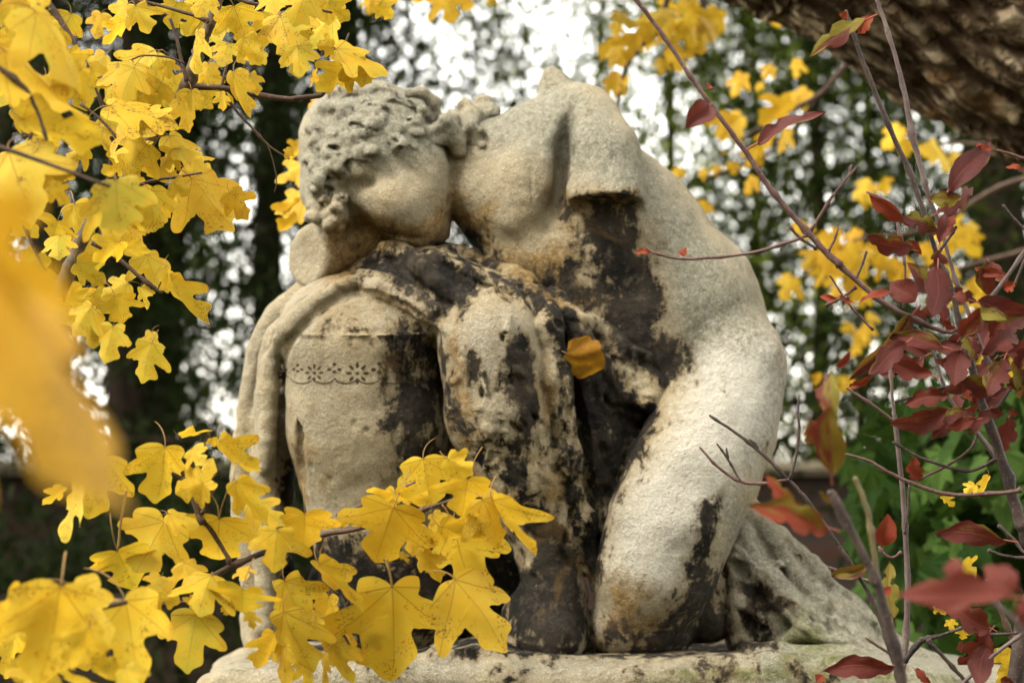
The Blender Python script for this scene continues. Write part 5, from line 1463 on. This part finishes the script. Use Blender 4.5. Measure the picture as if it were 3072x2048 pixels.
def evergreen(name, label, px, d, rad, nspray, mat, seed, zlo=.2, zhi=7.0, trunk_r=.14, lean=0.0, dens=1.0, leaf=.055, extra_trunks=()):
    x0 = float(at(px, 1690, d)[0])
    base = np.array([x0, d, 0.0])
    o = empty(name, base); tag(o, label, "tree", "evergreen trees behind the statue")
    rg = np.random.default_rng(seed)
    # trunk
    for k, (dx, r_) in enumerate([(0, trunk_r)] + list(extra_trunks)):
        z = np.linspace(-.1, zhi, 24)
        cx = dx + lean * z + .05 * np.sin(z * 1.3 + seed + k); cy = .04 * np.sin(z * 1.7 + k)
        rr = r_ * (1 - .8 * z / zhi) + .01; w = np.linspace(0, 2 * math.pi, 10, endpoint=False)
        V = np.stack([cx[:, None] + rr[:, None] * np.cos(w), cy[:, None] + rr[:, None] * np.sin(w), np.repeat(z[:, None], 10, 1)], 2).reshape(-1, 3)
        Q = [(i * 10 + j, i * 10 + (j + 1) % 10, i * 10 + 10 + (j + 1) % 10, i * 10 + 10 + j) for i in range(23) for j in range(10)]
        if k: link("trunk", mesh_np("trunk", V, Q), tb.mat, o)
        else: tv, tq = V, Q
    # limbs carry drooping sprays
    lv, lq, cen = [], [], []
    nl = 34
    for i in range(nl):
        z = zlo + (zhi - zlo) * (i + rg.random()) / nl
        a = rg.uniform(0, 2 * math.pi); L = rad * (1 - .75 * (z / zhi)) * rg.uniform(.5, 1.0) + .15; slope = rg.uniform(-.7, .9)
        for s_ in range(6):
            t0 = s_ / 5
            c = np.array([lean * z + math.cos(a) * L * t0, math.sin(a) * L * t0, z + slope * t0 * L * (1.2 - t0)])
            r_ = .014 * (1 - t0) + .003
            for j in range(4): lv.append(c + r_ * np.array([-math.sin(a) * math.cos(j * 1.57), math.cos(a) * math.cos(j * 1.57), math.sin(j * 1.57)]))
            if s_: 
                b0 = len(lv) - 8
                lq += [(b0 + j, b0 + (j + 1) % 4, b0 + 4 + (j + 1) % 4, b0 + 4 + j) for j in range(4)]
    link("trunk", mesh_np("trunk", np.vstack([tv, lv]), tq + [tuple(i + len(tv) for i in f_) for f_ in lq]), tb.mat, o)
    N = nspray * 3
    z = zlo + (zhi - zlo) * rg.random(N) ** 1.25
    a = rg.uniform(0, 2 * math.pi, N); q = np.sqrt(rg.uniform(.05, 1, N)) * (rad * (1 - .7 * z / zhi) + .1) * rg.uniform(.8, 1.15, N)
    P = np.stack([lean * z + q * np.cos(a), q * np.sin(a), z], 1)
    px_, py_, _ = to_px(P + base)
    keep = screen(px_, py_) > np.interp(px_, [300, 1000, 1900, 2300], [-1.15, -1.05, -1.1, -1.25]) + np.interp(px_, [900, 1200, 1900], [2.0, 1.7, 1.65]) * openness(px_, py_)
    # uneven clumping
    cl = np.sin(P[:, 0] * 5.1 + seed) * np.sin(P[:, 2] * 4.3 + 2 * seed) * np.sin(P[:, 1] * 4.7)
    keep &= rg.random(N) < .5 + .9 * cl
    P = P[keep]
    leafy("crown", o, P, 16, leaf, mat, seed + 1, (.07, .07, .11), 1, 1.1)
    return o
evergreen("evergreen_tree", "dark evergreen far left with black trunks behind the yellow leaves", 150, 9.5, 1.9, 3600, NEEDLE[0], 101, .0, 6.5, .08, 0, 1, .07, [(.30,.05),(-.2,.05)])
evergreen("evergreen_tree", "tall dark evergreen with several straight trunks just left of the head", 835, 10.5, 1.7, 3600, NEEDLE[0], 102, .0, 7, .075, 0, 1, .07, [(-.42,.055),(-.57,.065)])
evergreen("evergreen_tree", "loose evergreen behind the head full of bright sky gaps", 1010, 12.5, 2.0, 1700, NEEDLE[1], 103, .6, 8, .07, 0, 1, .06)
evergreen("evergreen_tree", "green evergreen with a thin straight trunk behind the statue's back", 1985, 11.5, 1.7, 1900, NEEDLE[1], 104, .4, 7.5, .022, 0, 1, .055)
evergreen("evergreen_tree", "mid green evergreen between the statue's back and the red shrub", 2430, 10.5, 1.6, 2600, NEEDLE[1], 105, 1.0, 7, .03, 0, 1, .055)
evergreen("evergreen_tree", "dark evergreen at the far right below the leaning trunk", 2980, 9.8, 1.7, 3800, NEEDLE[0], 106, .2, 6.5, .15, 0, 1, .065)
evergreen("evergreen_tree", "paler olive tree far behind the statue's shoulder", 1800, 17, 2.6, 500, NEEDLE[2], 107, .8, 9, .03, 0, 1, .08)
evergreen("evergreen_tree", "distant dark evergreen behind the gap left of the head", 420, 16, 2.6, 1700, NEEDLE[0], 108, .0, 9, .2, 0, 1, .09)
evergreen("evergreen_tree", "distant olive tree beyond the wall at right", 2600, 18, 2.4, 700, NEEDLE[2], 109, 1.0, 9, .05, 0, 1, .08)
evergreen("evergreen_tree", "evergreen with brown dead sprays right of the bare back", 2250, 13.5, 1.2, 500, NEEDLE[3], 110, .8, 7, .03, 0, 1, .06)

# unseen trees added round the viewer to shade the figure's front from the low sky
def around(px, y, label, seed):
    base = np.array([px, y, 0.0]); o = empty("evergreen_tree", base); tag(o, label, "tree", "evergreen trees added behind the viewer for shade")
    rg = np.random.default_rng(seed)
    z = 8.5 * rg.random(2600) ** 1.2 + .3; a = rg.uniform(0, 6.28, 2600); q = np.sqrt(rg.random(2600)) * 2.2 * (1 - .75 * z / 9)
    leafy("crown", o, np.stack([q * np.cos(a), q * np.sin(a), z], 1), 3, .42, NEEDLE[1], seed + 1, (.1, .1, .15), 0, .8)
    w = np.linspace(0, 2 * math.pi, 10, endpoint=False)
    V = [((.18 * (1 - k / 10) + .01) * math.cos(t_), (.18 * (1 - k / 10) + .01) * math.sin(t_), k * .9 - .1) for k in range(10) for t_ in w]
    link("trunk", mesh_np("trunk", V, [(k * 10 + j, k * 10 + (j + 1) % 10, k * 10 + 10 + (j + 1) % 10, k * 10 + 10 + j) for k in range(9) for j in range(10)]), tb.mat, o)
for px, y, w_ in ((-5.2, -3.2, "left"), (-2.2, -6.0, "near left"), (1.6, -6.6, "middle"), (5.0, -5.0, "right")):
    around(px, y, "unseen dense evergreen added behind the viewer for shade, %s of its row" % w_, int(abs(px * 10)) + 300)

# clipped dark hedge, lower left
hd = empty("hedge", at(300, 1690, 7.4) * np.array([1, 1, 0]))
tag(hd, "dark green hedge behind the lower left leaves", "hedge")
HB = np.array(hd.location); rgh = np.random.default_rng(44)
hp = np.stack([rgh.uniform(-2.6, 1.3, 4200), rgh.uniform(-.5, .5, 4200), rgh.uniform(0, 1.62, 4200)], 1)
hp = hp[hp[:, 2] < 1.5 + .12 * np.sin(hp[:, 0] * 4)]
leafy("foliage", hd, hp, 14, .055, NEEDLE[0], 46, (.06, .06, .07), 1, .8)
hv = box_mesh("stems", (-2.6, -.28, 0), (1.3, .28, 1.25), 0)
link("stems", hv, tb.mat, hd)

# garden wall with a stone coping
wa = empty("garden_wall", (1.2, 9.0, 0))
tag(wa, "low dark brick garden wall with a mossy stone coping behind the statue", "wall")
t = Nt("old_brick")
br = t.n("ShaderNodeTexBrick"); br.inputs['Scale'].default_value = 1.0
mp = t.n("ShaderNodeMapping"); mp.inputs['Rotation'].default_value = (R(90), 0, 0)
t.t.links.new(t.obj(), mp.inputs[0]); t.t.links.new(mp.outputs[0], br.inputs['Vector'])
br.inputs['Brick Width'].default_value = .24; br.inputs['Row Height'].default_value = .075; br.inputs['Mortar Size'].default_value = .008
br.inputs['Color1'].default_value = (.030, .013, .008, 1); br.inputs['Color2'].default_value = (.016, .010, .008, 1); br.inputs['Mortar'].default_value = (.018, .015, .012, 1)
t.done(t.principled(t.mix(t.m('MULTIPLY', t.ramp(t.noise(3, 5, .7), .4, .65), .7), br.outputs[0], (0.0196, 0.0168, 0.0140)), .95, t.bump(t.noise(40), .5, .01), .1))
wtop = float(at(2400, 1432, 9.0)[2]); ctop = float(at(2400, 1388, 9.0)[2])
link("wall", box_mesh("wall", (-9, -.15, -.2), (9, .15, wtop), 0), t.mat, wa)
t = Nt("mossy_coping")
t.done(t.principled(t.mix(t.ramp(t.noise(6, 5, .7), .4, .6), (0.0700, 0.0595, 0.0350), (0.1190, 0.1015, 0.0700)), .95, t.bump(t.noise(30), .6, .01), .1))
link("coping", box_mesh("coping", (-9.02, -.22, wtop + .002), (9.02, .22, ctop), .02), t.mat, wa)

# pedestal under the plinth
pz = float(at(1900, 2310, D0 - .1)[2])
pd = empty("pedestal", (.17, D0 + .05, 0)); tag(pd, "plain stone pedestal block carrying the statue's plinth", "pedestal")
for nm in ("dark", "ochre", "white", "grey", "green", "ash"): pass
t = Nt("pedestal_stone"); t.done(t.principled(t.mix(t.noise(7, 5), (0.1540, 0.1330, 0.0910), (0.2520, 0.2240, 0.1610)), .92, t.bump(t.noise(60), .6, .008), .1))
link("shaft", box_mesh("shaft", (-.48, -.2, 0), (.56, .26, pz + .03), .012), t.mat, pd)
link("foot", box_mesh("foot", (-.58, -.3, -.02), (.66, .36, .18), .015), t.mat, pd)

# ground
t = Nt("leaf_litter_ground")
g1, g2 = t.noise(1.2, 5, .65), t.noise(14, 4, .7)
c = t.mix(t.ramp(g1, .4, .62), (0.0245, 0.0350, 0.0098), (0.0525, 0.0385, 0.0210))
c = t.mix(t.m('MULTIPLY', t.ramp(g2, .58, .66), .7), c, (0.2380, 0.1400, 0.0210))
t.done(t.principled(c, .95, t.bump(g2, .8, .03), .1))
n = 120
xs = np.concatenate([np.linspace(-150, -8, 12), np.linspace(-7, 7, 60), np.linspace(8, 150, 12)])
ys = np.concatenate([np.linspace(-60, -3, 8), np.linspace(-2, 20, 70), np.linspace(22, 260, 14)])
Xg, Yg = np.meshgrid(xs, ys)
Zg = .03 * np.sin(Xg * 1.7) * np.cos(Yg * 1.3) - np.clip(Yg - 24, 0, 400) * .012
V = np.stack([Xg, Yg, Zg - .02], 2).reshape(-1, 3)
nx, ny = len(xs), len(ys)
Q = [(j * nx + i, j * nx + i + 1, (j + 1) * nx + i + 1, (j + 1) * nx + i) for j in range(ny - 1) for i in range(nx - 1)]
tag(link("ground", mesh_np("ground", V, Q), t.mat), kind="structure")
